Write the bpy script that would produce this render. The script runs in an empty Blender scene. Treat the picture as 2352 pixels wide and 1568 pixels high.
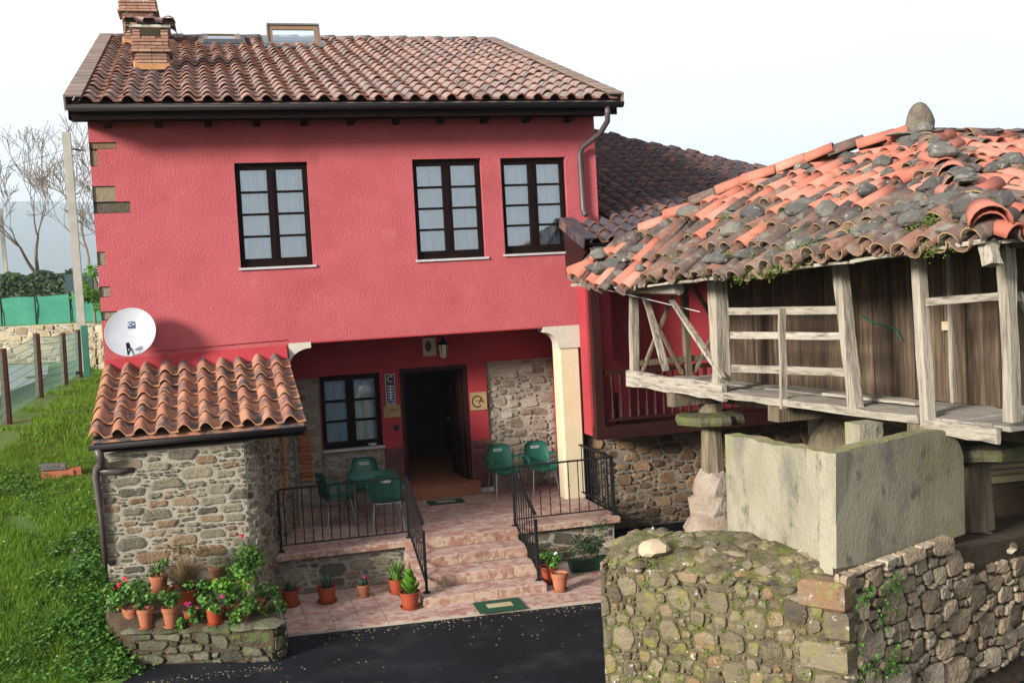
import bpy, math, random
import numpy as np
from mathutils import Vector, Matrix
sc = bpy.context.scene
COL = sc.collection
V = Vector
R = random.Random(7)
# ------------------------------------------------------------------ camera
F, YAW, PIT, ROLL, EYE = 3217.25, .26923, -.05166, .05289, 4.2
fw = V((math.sin(YAW)*math.cos(PIT), math.cos(YAW)*math.cos(PIT), math.sin(PIT)))
r0 = V((math.cos(YAW), -math.sin(YAW), 0)); u0 = r0.cross(fw)
rt = math.cos(ROLL)*r0 - math.sin(ROLL)*u0
up = math.sin(ROLL)*r0 + math.cos(ROLL)*u0
CAM = V((0, 0, EYE))
cam = bpy.data.cameras.new('camera'); co = bpy.data.objects.new('camera', cam); COL.objects.link(co)
cam.lens = 36*F/3000; cam.sensor_width = 36; cam.clip_end = 30000; cam.clip_start = .05
co.matrix_world = Matrix(((rt.x, up.x, -fw.x, CAM.x), (rt.y, up.y, -fw.y, CAM.y), (rt.z, up.z, -fw.z, CAM.z), (0, 0, 0, 1)))
sc.camera = co
# ------------------------------------------------------------------ sky, sun, exposure
SUN_EL = math.radians(19)
ts = V((-.86, -.51, 0)).normalized()*math.cos(SUN_EL) + V((0, 0, math.sin(SUN_EL)))
w = bpy.data.worlds.new('World'); sc.world = w; w.use_nodes = True
nt = w.node_tree; nt.nodes.clear()
sky = nt.nodes.new('ShaderNodeTexSky'); sky.sky_type = 'NISHITA'; sky.sun_disc = False
sky.sun_elevation = SUN_EL; sky.sun_rotation = math.atan2(ts.x, ts.y)
sky.air_density = 1; sky.dust_density = 2
tc = nt.nodes.new('ShaderNodeTexCoord'); mp = nt.nodes.new('ShaderNodeMapping'); mp.inputs['Scale'].default_value = (1, 1, 3)
cl = nt.nodes.new('ShaderNodeTexNoise'); cl.inputs['Scale'].default_value = 2.2; cl.inputs['Detail'].default_value = 6
cr = nt.nodes.new('ShaderNodeMapRange'); cr.inputs[1].default_value = .3; cr.inputs[2].default_value = .75; cr.inputs[3].default_value = .80; cr.inputs[4].default_value = .95
mx = nt.nodes.new('ShaderNodeMix'); mx.data_type = 'RGBA'; mx.inputs[7].default_value = (6.3, 6.31, 6.36, 1)
bg = nt.nodes.new('ShaderNodeBackground'); bg.inputs[1].default_value = .1
ow = nt.nodes.new('ShaderNodeOutputWorld')
L = nt.links.new
L(tc.outputs['Generated'], mp.inputs[0]); L(mp.outputs[0], cl.inputs['Vector']); L(cl.outputs[0], cr.inputs[0])
L(cr.outputs[0], mx.inputs[0]); L(sky.outputs[0], mx.inputs[6]); L(mx.outputs[2], bg.inputs[0]); L(bg.outputs[0], ow.inputs[0])
sun = bpy.data.lights.new('sun', 'SUN'); sun.energy = 4.6; sun.angle = math.radians(13); sun.color = (1, .93, .83)
so = bpy.data.objects.new('sun', sun); COL.objects.link(so); so.rotation_euler = ts.to_track_quat('Z', 'Y').to_euler(); so.location = (-20, -10, 20)
sc.view_settings.view_transform = 'Standard'; sc.view_settings.look = 'None'
sc.view_settings.exposure = 1.03; sc.view_settings.gamma = 1
# ------------------------------------------------------------------ pixels (of a 2352 px wide view) to rays
FD = F*.784
def ray(x, y): return rt*((x-1176)/FD) - up*((y-784)/FD) + fw
def onz(x, y, z): d = ray(x, y); return CAM + d*((z-EYE)/d.z)
def ony(x, y, Y): d = ray(x, y); return CAM + d*(Y/d.y)
def at(x, y, D): return CAM + ray(x, y)*D
# ------------------------------------------------------------------ materials
MATS = {}
ALB = .70     # overall reflectance level of the painted-on palette below
def mat(name, cols, scale=3, detail=6, rand=.4, rough=.85, bump=None, stretch=(1, 1, 1), spots=(), spec=.3, metal=0, vor=None, island=False, trans=0):
    """cols: list of (pos, rgb) read by noise + per-object random; bump: (scale, strength, distance); spots: (rgb, scale, lo, hi)"""
    m = bpy.data.materials.new(name); m.use_nodes = True; t = m.node_tree; N = t.nodes; K = t.links.new
    cols = [(p, tuple(ALB*x for x in c)) for p, c in cols]; spots = [(tuple(ALB*x for x in c), *r) for c, *r in spots]
    N.clear(); o = N.new('ShaderNodeOutputMaterial'); b = N.new('ShaderNodeBsdfPrincipled'); K(b.outputs[0], o.inputs[0])
    b.inputs['Roughness'].default_value = rough; b.inputs['Specular IOR Level'].default_value = spec; b.inputs['Metallic'].default_value = metal
    tc = N.new('ShaderNodeTexCoord'); oi = N.new('ShaderNodeObjectInfo')
    rnd = oi.outputs['Random']
    if island:
        g = N.new('ShaderNodeNewGeometry'); a = N.new('ShaderNodeMath'); a.operation = 'ADD'
        K(g.outputs['Random Per Island'], a.inputs[0]); K(rnd, a.inputs[1])
        fr = N.new('ShaderNodeMath'); fr.operation = 'FRACT'; K(a.outputs[0], fr.inputs[0]); rnd = fr.outputs[0]
    mu = N.new('ShaderNodeVectorMath'); mu.operation = 'SCALE'; mu.inputs[0].default_value = (37, 53, 71); K(rnd, mu.inputs['Scale'])
    ad = N.new('ShaderNodeVectorMath'); ad.operation = 'ADD'; K(tc.outputs['Object'], ad.inputs[0]); K(mu.outputs[0], ad.inputs[1])
    mp = N.new('ShaderNodeMapping'); mp.inputs['Scale'].default_value = stretch; K(ad.outputs[0], mp.inputs[0])
    src = ad.outputs[0] if rand > 0 else tc.outputs['Object']
    if rand <= 0: K(src, mp.inputs[0])
    vec = mp.outputs[0]
    def noise(s, d=detail, ro=.6):
        n = N.new('ShaderNodeTexNoise'); n.inputs['Scale'].default_value = s; n.inputs['Detail'].default_value = d; n.inputs['Roughness'].default_value = ro
        K(vec, n.inputs['Vector']); return n.outputs[0]
    if vor:
        vn = N.new('ShaderNodeTexVoronoi'); vn.inputs['Scale'].default_value = vor; K(vec, vn.inputs['Vector'])
        sp = N.new('ShaderNodeSeparateColor'); K(vn.outputs['Color'], sp.inputs[0]); nz = sp.outputs[0]
        ma = N.new('ShaderNodeMix'); ma.inputs[0].default_value = .35; K(nz, ma.inputs[2]); K(noise(scale), ma.inputs[3]); fac = ma.outputs[0]
    else:
        mr = N.new('ShaderNodeMapRange'); mr.inputs[1].default_value = .25; mr.inputs[2].default_value = .75; K(noise(scale), mr.inputs[0]); fac = mr.outputs[0]
    if rand > 0:
        ma = N.new('ShaderNodeMix'); ma.inputs[0].default_value = rand; K(fac, ma.inputs[2]); K(rnd, ma.inputs[3]); fac = ma.outputs[0]
    rp = N.new('ShaderNodeValToRGB'); e = rp.color_ramp.elements
    while len(e) < len(cols): e.new(.5)
    for i, (p, c) in enumerate(cols): e[i].position = p; e[i].color = (*c, 1)
    K(fac, rp.inputs[0]); colr = rp.outputs[0]
    for c, s, lo, hi in spots:
        q = N.new('ShaderNodeMapRange'); q.inputs[1].default_value = lo; q.inputs[2].default_value = hi; K(noise(s, 5, .65), q.inputs[0])
        mm = N.new('ShaderNodeMix'); mm.data_type = 'RGBA'; mm.inputs[7].default_value = (*c, 1); K(q.outputs[0], mm.inputs[0]); K(colr, mm.inputs[6]); colr = mm.outputs[2]
    K(colr, b.inputs['Base Color'])
    if bump:
        bn = N.new('ShaderNodeBump'); bn.inputs['Strength'].default_value = bump[1]; bn.inputs['Distance'].default_value = bump[2]
        K(noise(bump[0], bump[3] if len(bump) > 3 else 4), bn.inputs['Height']); K(bn.outputs[0], b.inputs['Normal'])
    if trans:
        tr = N.new('ShaderNodeBsdfTranslucent'); K(colr, tr.inputs[0]); ms = N.new('ShaderNodeMixShader'); ms.inputs[0].default_value = trans
        K(b.outputs[0], ms.inputs[1]); K(tr.outputs[0], ms.inputs[2]); K(ms.outputs[0], o.inputs[0])
    MATS[name] = m; return m
def flat(name, c, rough=.6, metal=0, spec=.4, bump=None):
    d = tuple(x*.82 for x in c)
    return mat(name, [(0, d), (1, c)], 6, 4, .15, rough, bump, spec=spec, metal=metal)
stucco = mat('red_stucco', [(0, (.40, .086, .10)), (.5, (.465, .104, .12)), (1, (.505, .122, .138))], 1.3, 8, 0, .9, (32, .7, .02, 3), spec=.15, spots=[((.36, .078, .09), 1.2, .56, .78), ((.50, .15, .165), 2.3, .60, .8)])
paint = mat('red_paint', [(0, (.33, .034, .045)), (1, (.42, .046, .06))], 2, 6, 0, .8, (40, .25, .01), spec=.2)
cream = mat('cream_paint', [(0, (.60, .50, .33)), (1, (.70, .60, .42))], 2, 6, 0, .8, (30, .2, .01))
concrete_trim = mat('pale_trim', [(0, (.48, .45, .38)), (1, (.62, .58, .50))], 5, 6, 0, .85, (40, .3, .01))
brown = mat('dark_brown_wood', [(0, (.005, .0025, .002)), (1, (.012, .005, .004))], 4, 5, .2, .6, (30, .2, .005), (1, 1, .2), spec=.08)
brown2 = mat('red_brown_wood', [(0, (.018, .005, .005)), (1, (.042, .012, .009))], 4, 5, .2, .6, (30, .2, .005), (.3, 1, 1), spec=.15)
iron = flat('black_iron', (.010, .010, .013), .6, 0, .2)
gutterm = flat('dark_gutter', (.028, .025, .028), .55, .1, .25)
tile_main = mat('weathered_roof_tile', [(0, (.10, .09, .092)), (.3, (.19, .15, .148)), (.6, (.27, .185, .172)), (1, (.36, .21, .17))], 9, 6, .72, .9, (60, .4, .01), spots=[((.29, .26, .25), 7, .47, .66), ((.06, .05, .05), 13, .58, .74), ((.25, .23, .10), 5, .62, .76)], island=True)
rim_main = mat('roof_tile_rim', [(0, (.17, .065, .045)), (1, (.33, .13, .08))], 8, 5, .4, .9, island=True)
tile_annex = mat('clay_tile_orange', [(0, (.24, .095, .064)), (.5, (.37, .15, .088)), (1, (.47, .235, .145))], 5, 6, .6, .85, (60, .3, .01), spots=[((.075, .068, .08), 4.2, .46, .60), ((.40, .30, .24), 15, .6, .8)], island=True)
rim_annex = flat('clay_tile_edge', (.55, .27, .13), .9)
tile_wing = mat('clay_tile_blueish', [(0, (.042, .040, .052)), (.4, (.07, .056, .066)), (.72, (.17, .085, .068)), (1, (.29, .125, .085))], 4.5, 6, .35, .85, (60, .3, .01), spots=[((.042, .04, .055), 4, .44, .58)], island=True)
rim_wing = flat('clay_wing_edge', (.30, .13, .08), .9)
salmon = mat('salmon_clay', [(0, (.37, .105, .07)), (.5, (.46, .165, .115)), (1, (.52, .26, .20))], 4, 6, .6, .85, (50, .3, .01), spots=[((.22, .16, .13), 5, .6, .8)], island=True)
oldclay = mat('old_lichen_clay', [(0, (.04, .036, .036)), (.4, (.105, .075, .065)), (.75, (.22, .105, .078)), (1, (.32, .16, .105))], 6, 8, .5, .95, (40, .7, .015), spots=[((.20, .19, .165), 8, .5, .66), ((.04, .04, .038), 10, .58, .75), ((.12, .15, .04), 6, .62, .76)], island=True)
rim_old = mat('old_clay_edge', [(0, (.22, .15, .08)), (1, (.45, .30, .15))], 8, 5, .5, .95)
roofstone = mat('lichen_stone', [(0, (.045, .045, .045)), (.5, (.12, .115, .105)), (1, (.25, .235, .20))], 5, 8, .6, .95, (25, .8, .03), spots=[((.42, .42, .36), 12, .6, .75), ((.16, .15, .05), 7, .62, .8)])
brick = mat('thin_brick', [(0, (.23, .115, .085)), (.5, (.36, .195, .14)), (1, (.46, .30, .225))], 8, 5, .7, .9, (60, .4, .01), spots=[((.20, .14, .11), 9, .58, .78)])
oldbrick = mat('orange_brick', [(0, (.30, .10, .05)), (1, (.48, .18, .09))], 8, 5, .6, .9, (50, .4, .01))
dado = mat('purple_brick', [(0, (.075, .024, .024)), (.6, (.13, .042, .04)), (1, (.20, .09, .085))], 6, 5, .7, .75, (60, .3, .01))
mortar = mat('mortar', [(0, (.27, .25, .205)), (1, (.45, .42, .35))], 7, 8, 0, .95, (45, .8, .02))
mortar_d = mat('mortar_dark', [(0, (.16, .145, .12)), (1, (.30, .27, .22))], 7, 8, 0, .95, (40, .8, .02))
st_annex = mat('rubble_stone_grey', [(0, (.05, .044, .036)), (.3, (.14, .122, .09)), (.62, (.26, .23, .165)), (.86, (.23, .15, .085)), (1, (.085, .058, .045))], 6, 8, .85, .95, (28, .9, .02), spots=[((.42, .39, .31), 9, .6, .8), ((.05, .045, .04), 14, .6, .8)])
st_brown = mat('rubble_stone_brown', [(0, (.06, .04, .03)), (.4, (.17, .105, .062)), (.7, (.30, .19, .105)), (1, (.34, .26, .18))], 6, 8, .65, .95, (28, .9, .02), spots=[((.42, .38, .30), 9, .62, .8)])
st_porch = mat('rubble_stone_porch', [(0, (.12, .085, .06)), (.4, (.27, .215, .155)), (.75, (.40, .36, .30)), (1, (.20, .095, .06))], 6, 8, .6, .95, (28, .9, .02), spots=[((.48, .45, .40), 9, .55, .75)])
st_moss = mat('mossy_rubble', [(0, (.05, .042, .032)), (.35, (.13, .105, .07)), (.7, (.24, .20, .13)), (.85, (.24, .13, .075)), (1, (.36, .31, .22))], 5, 8, .65, .95, (25, 1, .025), spots=[((.20, .20, .055), 5, .50, .68), ((.58, .58, .52), 12, .63, .70), ((.04, .038, .035), 8, .6, .74)])
mortar_m = mat('mossy_mortar', [(0, (.055, .045, .028)), (.5, (.14, .12, .065)), (1, (.27, .235, .15))], 4, 9, 0, .95, (18, 1, .06, 8), spots=[((.13, .145, .025), 3.5, .48, .66), ((.09, .10, .025), 8, .58, .72), ((.55, .55, .48), 13, .68, .78)])
st_dry = mat('dry_stone_brown', [(0, (.09, .072, .055)), (.3, (.24, .185, .125)), (.6, (.37, .29, .20)), (.8, (.46, .40, .31)), (1, (.34, .21, .135))], 5, 8, .6, .95, (25, 1, .025), spots=[((.50, .47, .41), 11, .60, .76), ((.07, .06, .05), 9, .60, .75), ((.07, .085, .03), 4, .62, .76)])
soil_m = mat('earth', [(0, (.035, .024, .016)), (1, (.11, .075, .045))], 9, 8, 0, 1, (30, 1, .03))
st_bed = mat('bed_stone', [(0, (.03, .03, .024)), (.5, (.09, .086, .058)), (1, (.21, .20, .15))], 6, 8, .6, .95, (25, 1, .03), spots=[((.09, .12, .03), 5, .48, .66)])
st_far = mat('far_wall_stone', [(0, (.14, .10, .06)), (.5, (.36, .29, .18)), (1, (.52, .46, .34))], 5, 6, .7, .95)
cement = mat('cement_render', [(0, (.25, .23, .155)), (.5, (.335, .31, .225)), (1, (.40, .38, .29))], 2.2, 9, 0, .95, (42, 1, .02, 8), (1, 1, .55), spots=[((.17, .16, .135), 1.9, .50, .70), ((.26, .25, .09), 1.3, .58, .76), ((.09, .085, .07), 4.5, .58, .70)])
cement_top = mat('mossy_cement_edge', [(0, (.14, .13, .05)), (1, (.36, .32, .19))], 6, 8, 0, .95, (25, 1, .03), spots=[((.17, .19, .03), 5, .5, .65)])
oldwood = mat('weathered_wood_pale', [(0, (.17, .145, .11)), (.4, (.34, .30, .24)), (1, (.54, .50, .43))], 5, 9, .35, .9, (14, 1, .015), (5, 5, .35), spots=[((.14, .12, .095), 4.0, .50, .66), ((.06, .05, .04), 9, .64, .74)])
oldwood_h = mat('weathered_wood_board', [(0, (.18, .155, .12)), (.4, (.36, .325, .27)), (1, (.57, .53, .46))], 5, 9, .35, .9, (14, 1, .015), (5, .35, 5), spots=[((.15, .13, .10), 4.0, .50, .66), ((.06, .05, .04), 9, .64, .74)])
plank_m = mat('dark_plank', [(0, (.022, .015, .011)), (.45, (.068, .046, .030)), (.8, (.17, .12, .078)), (1, (.34, .26, .175))], 3.4, 9, .35, .9, (10, .7, .012), (5, 5, .45), spots=[((.03, .022, .018), 4, .6, .75)])
deck_m = mat('deck_plank', [(0, (.14, .12, .10)), (.5, (.29, .265, .23)), (1, (.45, .41, .35))], 4, 8, .4, .9, (14, .7, .01), (4, .6, 4))
pillar_m = mat('pillar_wood', [(0, (.05, .04, .03)), (.5, (.17, .135, .09)), (1, (.33, .28, .19))], 4, 8, .3, .95, (12, .9, .02), (5, 5, .5))
capstone = mat('mossy_capstone', [(0, (.035, .034, .022)), (.5, (.11, .10, .065)), (1, (.24, .22, .155))], 5, 8, .3, .95, (20, .9, .03), spots=[((.11, .13, .03), 4, .46, .62)])
asphalt = mat('asphalt', [(0, (.005, .006, .009)), (.6, (.010, .011, .016)), (1, (.020, .021, .027))], 1.2, 10, 0, .85, (160, .6, .006), spots=[((.030, .031, .036), 1.6, .52, .72), ((.045, .045, .05), 60, .62, .70), ((.06, .055, .05), 5, .70, .78)], spec=.12)
floor_t = mat('patterned_tile', [(0, (.27, .105, .09)), (.3, (.40, .22, .19)), (.6, (.50, .36, .31)), (1, (.58, .48, .42))], 14, 5, .12, .5, (30, .1, .004), vor=11)
riser_t = mat('patterned_riser_tile', [(0, (.22, .085, .065)), (.35, (.36, .20, .155)), (.65, (.46, .34, .26)), (1, (.54, .44, .34))], 14, 5, .15, .5, (30, .1, .004), vor=15)
grout = flat('grout', (.44, .38, .32), .95)
terrac = mat('terracotta_floor', [(0, (.24, .085, .04)), (1, (.38, .15, .07))], 5, 5, .3, .5)
white = flat('white_paint', (.72, .74, .78), .5)
marble = mat('grey_marble_sill', [(0, (.40, .38, .40)), (1, (.60, .57, .58))], 9, 6, 0, .5)
curtain_m = mat('net_curtain', [(0, (.92, 1.0, 1.06)), (1, (1.08, 1.16, 1.22))], 3, 4, 0, .9)
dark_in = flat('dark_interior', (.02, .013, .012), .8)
steel = flat('grey_metal_tube', (.45, .47, .5), .35, .8)
green_pl = mat('green_plastic', [(0, (.006, .10, .07)), (1, (.010, .145, .098))], 3, 3, .2, .42, spec=.5)
mat_green = mat('green_mat', [(0, (.006, .05, .026)), (1, (.012, .085, .042))], 20, 4, 0, .95, (200, .6, .004))
beige = flat('beige_print', (.52, .44, .27), .9)
potclay = mat('terracotta_pot', [(0, (.26, .085, .042)), (.6, (.38, .135, .066)), (1, (.44, .19, .105))], 6, 6, .4, .85, (40, .2, .006), spots=[((.36, .27, .20), 7, .64, .82), ((.16, .10, .06), 5, .62, .8)])
potred = mat('red_plastic_pot', [(0, (.27, .042, .016)), (1, (.37, .068, .027))], 4, 4, .3, .45, spec=.4)
grass_m = mat('grass_blades', [(0, (.05, .14, .010)), (.45, (.125, .27, .016)), (.82, (.25, .39, .035)), (1, (.36, .32, .12))], 1.0, 6, .35, .8, island=True, trans=.3, spots=[((.17, .15, .045), .9, .64, .8)])
ground_m = mat('soil_and_grass', [(0, (.04, .10, .012)), (.5, (.08, .16, .02)), (1, (.15, .19, .035))], 1.2, 9, 0, 1, (20, .8, .03), spots=[((.16, .115, .06), 1.1, .60, .72)])
leaf_m = mat('leaf_green', [(0, (.035, .11, .015)), (.5, (.08, .21, .028)), (1, (.17, .34, .06))], 2, 4, .8, .6, island=True, trans=.25)
leaf_lime = mat('leaf_lime', [(0, (.06, .19, .012)), (1, (.17, .38, .035))], 2, 4, .8, .55, island=True, trans=.25)
leaf_dark = mat('leaf_dark', [(0, (.010, .028, .009)), (.6, (.024, .062, .018)), (1, (.06, .12, .03))], 2, 4, .8, .6, island=True, trans=.15)
leaf_blue = mat('leaf_blue_green', [(0, (.035, .085, .05)), (1, (.10, .19, .11))], 2, 4, .8, .6, island=True, trans=.2)
dry_m = mat('dry_stems', [(0, (.11, .075, .035)), (.5, (.25, .175, .085)), (1, (.42, .30, .19))], 3, 4, .8, .9, island=True, trans=.2)
moss_m = mat('moss', [(0, (.05, .085, .012)), (1, (.15, .22, .03))], 6, 5, .6, 1, island=True)
pink_fl = mat('pink_petals', [(0, (.55, .02, .20)), (1, (.75, .07, .36))], 3, 3, .5, .7, island=True)
red_fl = mat('red_petals', [(0, (.50, .02, .025)), (1, (.68, .05, .07))], 3, 3, .5, .7, island=True)
white_fl = flat('white_petals', (.75, .75, .78), .7)
bark_m = mat('pale_bark', [(0, (.13, .10, .075)), (1, (.30, .25, .20))], 5, 6, .3, .9, (20, .5, .02))
pole_m = mat('concrete_pole', [(0, (.30, .29, .25)), (1, (.42, .40, .36))], 3, 6, 0, .9)
post_m = mat('fence_post', [(0, (.06, .035, .025)), (1, (.15, .085, .055))], 4, 6, .4, .9, (20, .5, .01), (3, 3, .5))
net_m = mat('green_net', [(0, (.025, .17, .11)), (1, (.05, .25, .165))], .8, 5, 0, .9, stretch=(1, 1, 2.5))
slab_m = mat('wet_slab', [(0, (.19, .23, .26)), (1, (.30, .34, .37))], 1.2, 6, 0, .35)
hill_m = mat('far_hill', [(0, (.045, .075, .03)), (1, (.09, .115, .05))], .012, 8, 0, 1)
plaq = mat('wood_plaque', [(0, (.33, .225, .095)), (1, (.46, .34, .165))], 4, 6, 0, .7, stretch=(1, 4, 4))
black = flat('black_ink', (.012, .010, .012), .6)
navy = flat('navy_print', (.012, .035, .13), .5)
redthing = flat('red_enamel', (.40, .025, .02), .45)
blue_sheet = mat('blue_sheet', [(0, (.16, .28, .55)), (1, (.55, .66, .82))], 2, 4, 0, .5)
lumber = mat('sawn_lumber', [(0, (.30, .225, .12)), (1, (.50, .41, .25))], 3, 6, .4, .85, (12, .4, .008), (.5, 4, 4))
def glassmat():
    m = bpy.data.materials.new('window_glass'); m.use_nodes = True; t = m.node_tree; t.nodes.clear(); K = t.links.new
    o = t.nodes.new('ShaderNodeOutputMaterial'); g = t.nodes.new('ShaderNodeBsdfGlossy'); g.inputs['Roughness'].default_value = .03; g.inputs[0].default_value = (.85, .93, 1, 1)
    tr = t.nodes.new('ShaderNodeBsdfTransparent'); tr.inputs[0].default_value = (.93, .97, 1, 1)
    lw = t.nodes.new('ShaderNodeFresnel'); lw.inputs[0].default_value = 2.3
    x = t.nodes.new('ShaderNodeMixShader'); K(lw.outputs[0], x.inputs[0]); K(tr.outputs[0], x.inputs[1]); K(g.outputs[0], x.inputs[2]); K(x.outputs[0], o.inputs[0]); return m
glass = glassmat()
def clearmat():
    m = bpy.data.materials.new('lamp_glass'); m.use_nodes = True; b = m.node_tree.nodes['Principled BSDF']
    b.inputs['Base Color'].default_value = (.55, .5, .45, 1); b.inputs['Roughness'].default_value = .15; return m
lampglass = clearmat()
# ------------------------------------------------------------------ objects
def link(o, parent=None):
    COL.objects.link(o)
    if parent is not None:
        o.parent = parent
        o.matrix_parent_inverse = parent.get('_inv') and Matrix.Identity(4) or Matrix.Identity(4)
    return o
def thing(name, loc, label, cat, group=None, rz=0):
    o = bpy.data.objects.new(name, None); o.empty_display_size = .1; COL.objects.link(o)
    o.location = loc; o.rotation_euler = (0, 0, rz); o['label'] = label; o['category'] = cat
    if group: o['group'] = group
    return o
def tag(o, label, cat, group=None):
    o['label'] = label; o['category'] = cat
    if group: o['group'] = group
    return o
def basis(o):
    return Matrix.LocRotScale(o.location, o.rotation_euler, o.scale)
WB = {}   # world basis of every object, for children given in world coordinates
def put(name, me, parent=None, mw=None, local=False):
    """mw: world matrix (mesh in own coordinates); default: mesh in world coordinates"""
    o = bpy.data.objects.new(name, me); COL.objects.link(o)
    if mw is not None: o.matrix_basis = mw
    if parent is not None:
        o.parent = parent
        if not local:
            pb = WB.get(parent.name) or basis(parent)
            o.matrix_parent_inverse = pb.inverted()
        WB[o.name] = mw.copy() if mw is not None else Matrix.Identity(4)
    return o
class MB:
    def __init__(s): s.v = []; s.f = []; s.m = []
    def add(s, vs, fs, mi=0):
        n = len(s.v); s.v += [tuple(p) for p in vs]; s.f += [tuple(i+n for i in f) for f in fs]; s.m += [mi]*len(fs); return s
    def box(s, x0, x1, y0, y1, z0, z1, mi=0):
        return s.add([(x0, y0, z0), (x1, y0, z0), (x1, y1, z0), (x0, y1, z0), (x0, y0, z1), (x1, y0, z1), (x1, y1, z1), (x0, y1, z1)],
                     [(0, 3, 2, 1), (4, 5, 6, 7), (0, 1, 5, 4), (1, 2, 6, 5), (2, 3, 7, 6), (3, 0, 4, 7)], mi)
    def beam(s, a, b, wd, ht, upv=(0, 0, 1), mi=0, jit=0, seg=1, rng=R):
        a, b = V(a), V(b); d = (b-a).normalized(); u = V(upv); sd = d.cross(u)
        if sd.length < 1e-4: sd = d.cross(V((1, 0, 0)))
        sd.normalize(); u = sd.cross(d)
        vs = []; fs = []
        for k in range(seg+1):
            p = a.lerp(b, k/seg)
            j = lambda: rng.uniform(-jit, jit)
            for q in ((-1, -1), (1, -1), (1, 1), (-1, 1)): vs.append(p + sd*(q[0]*wd/2+j()) + u*(q[1]*ht/2+j()))
        for k in range(seg):
            o = 4*k
            for i in range(4): fs.append((o+i, o+(i+1) % 4, o+4+(i+1) % 4, o+4+i))
        fs += [(3, 2, 1, 0), tuple(4*seg+i for i in range(4))]
        return s.add(vs, fs, mi)
    def tube(s, pts, rad, n=6, mi=0, cap=True):
        pts = [V(p) for p in pts]; k = len(pts); rad = rad if isinstance(rad, (list, tuple)) else [rad]*k
        d0 = (pts[1]-pts[0]).normalized(); a = d0.orthogonal().normalized(); vs = []; fs = []
        for i, p in enumerate(pts):
            d = ((pts[min(i+1, k-1)]-pts[max(i-1, 0)])).normalized(); a = (a-d*a.dot(d)); a = a.normalized() if a.length > 1e-6 else d.orthogonal().normalized(); b = d.cross(a)
            for j in range(n):
                t = 2*math.pi*j/n; vs.append(p + (a*math.cos(t)+b*math.sin(t))*rad[i])
        for i in range(k-1):
            for j in range(n): fs.append((i*n+j, i*n+(j+1) % n, (i+1)*n+(j+1) % n, (i+1)*n+j))
        if cap: fs += [tuple(reversed(range(n))), tuple((k-1)*n+j for j in range(n))]
        return s.add(vs, fs, mi)
    def lathe(s, prof, c=(0, 0, 0), n=20, mi=0, wob=None):
        vs = []; fs = []; c = V(c)
        for r, z in prof:
            for j in range(n):
                t = 2*math.pi*j/n; q = r*(1+(wob(j, z) if wob else 0)); vs.append((c.x+q*math.cos(t), c.y+q*math.sin(t), c.z+z))
        for i in range(len(prof)-1):
            for j in range(n): fs.append((i*n+j, i*n+(j+1) % n, (i+1)*n+(j+1) % n, (i+1)*n+j))
        return s.add(vs, fs, mi)
    def prism(s, poly, z0, z1, mi=0):
        n = len(poly); zz = z0 if isinstance(z0, (list, tuple)) else [z0]*n; zt = z1 if isinstance(z1, (list, tuple)) else [z1]*n
        vs = [(p[0], p[1], zz[i]) for i, p in enumerate(poly)]+[(p[0], p[1], zt[i]) for i, p in enumerate(poly)]
        return s.add(vs, [tuple(reversed(range(n))), tuple(range(n, 2*n))]+[(i, (i+1) % n, n+(i+1) % n, n+i) for i in range(n)], mi)
    def mesh(s, name, mats, smooth=False):
        me = bpy.data.meshes.new(name); me.from_pydata(s.v, [], s.f)
        for m in (mats if isinstance(mats, (list, tuple)) else [mats]): me.materials.append(m)
        if any(s.m): me.polygons.foreach_set('material_index', s.m)
        if smooth: me.polygons.foreach_set('use_smooth', [True]*len(s.f))
        me.update(); return me
    def build(s, name, mats, parent=None, mw=None, local=False, smooth=False):
        return put(name, s.mesh(name, mats, smooth), parent, mw, local)
def bevelbox(dx, dy, dz, b=.01):
    """centred box with chamfered long edges, used for bricks and planks"""
    vs = []; fs = []
    for sz, ins in ((-dz/2, b), (-dz/2+b, 0), (dz/2-b, 0), (dz/2, b)):
        x, y = dx/2-ins, dy/2-ins
        vs += [(-x, -y, sz), (x, -y, sz), (x, y, sz), (-x, y, sz)]
    for k in range(3):
        for i in range(4): fs.append((4*k+i, 4*k+(i+1) % 4, 4*k+4+(i+1) % 4, 4*k+4+i))
    fs += [(3, 2, 1, 0), (12, 13, 14, 15)]
    return MB().add(vs, fs)
def frame(O, u, v, n):
    return Matrix(((u[0], v[0], n[0], O[0]), (u[1], v[1], n[1], O[1]), (u[2], v[2], n[2], O[2]), (0, 0, 0, 1)))
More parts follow.
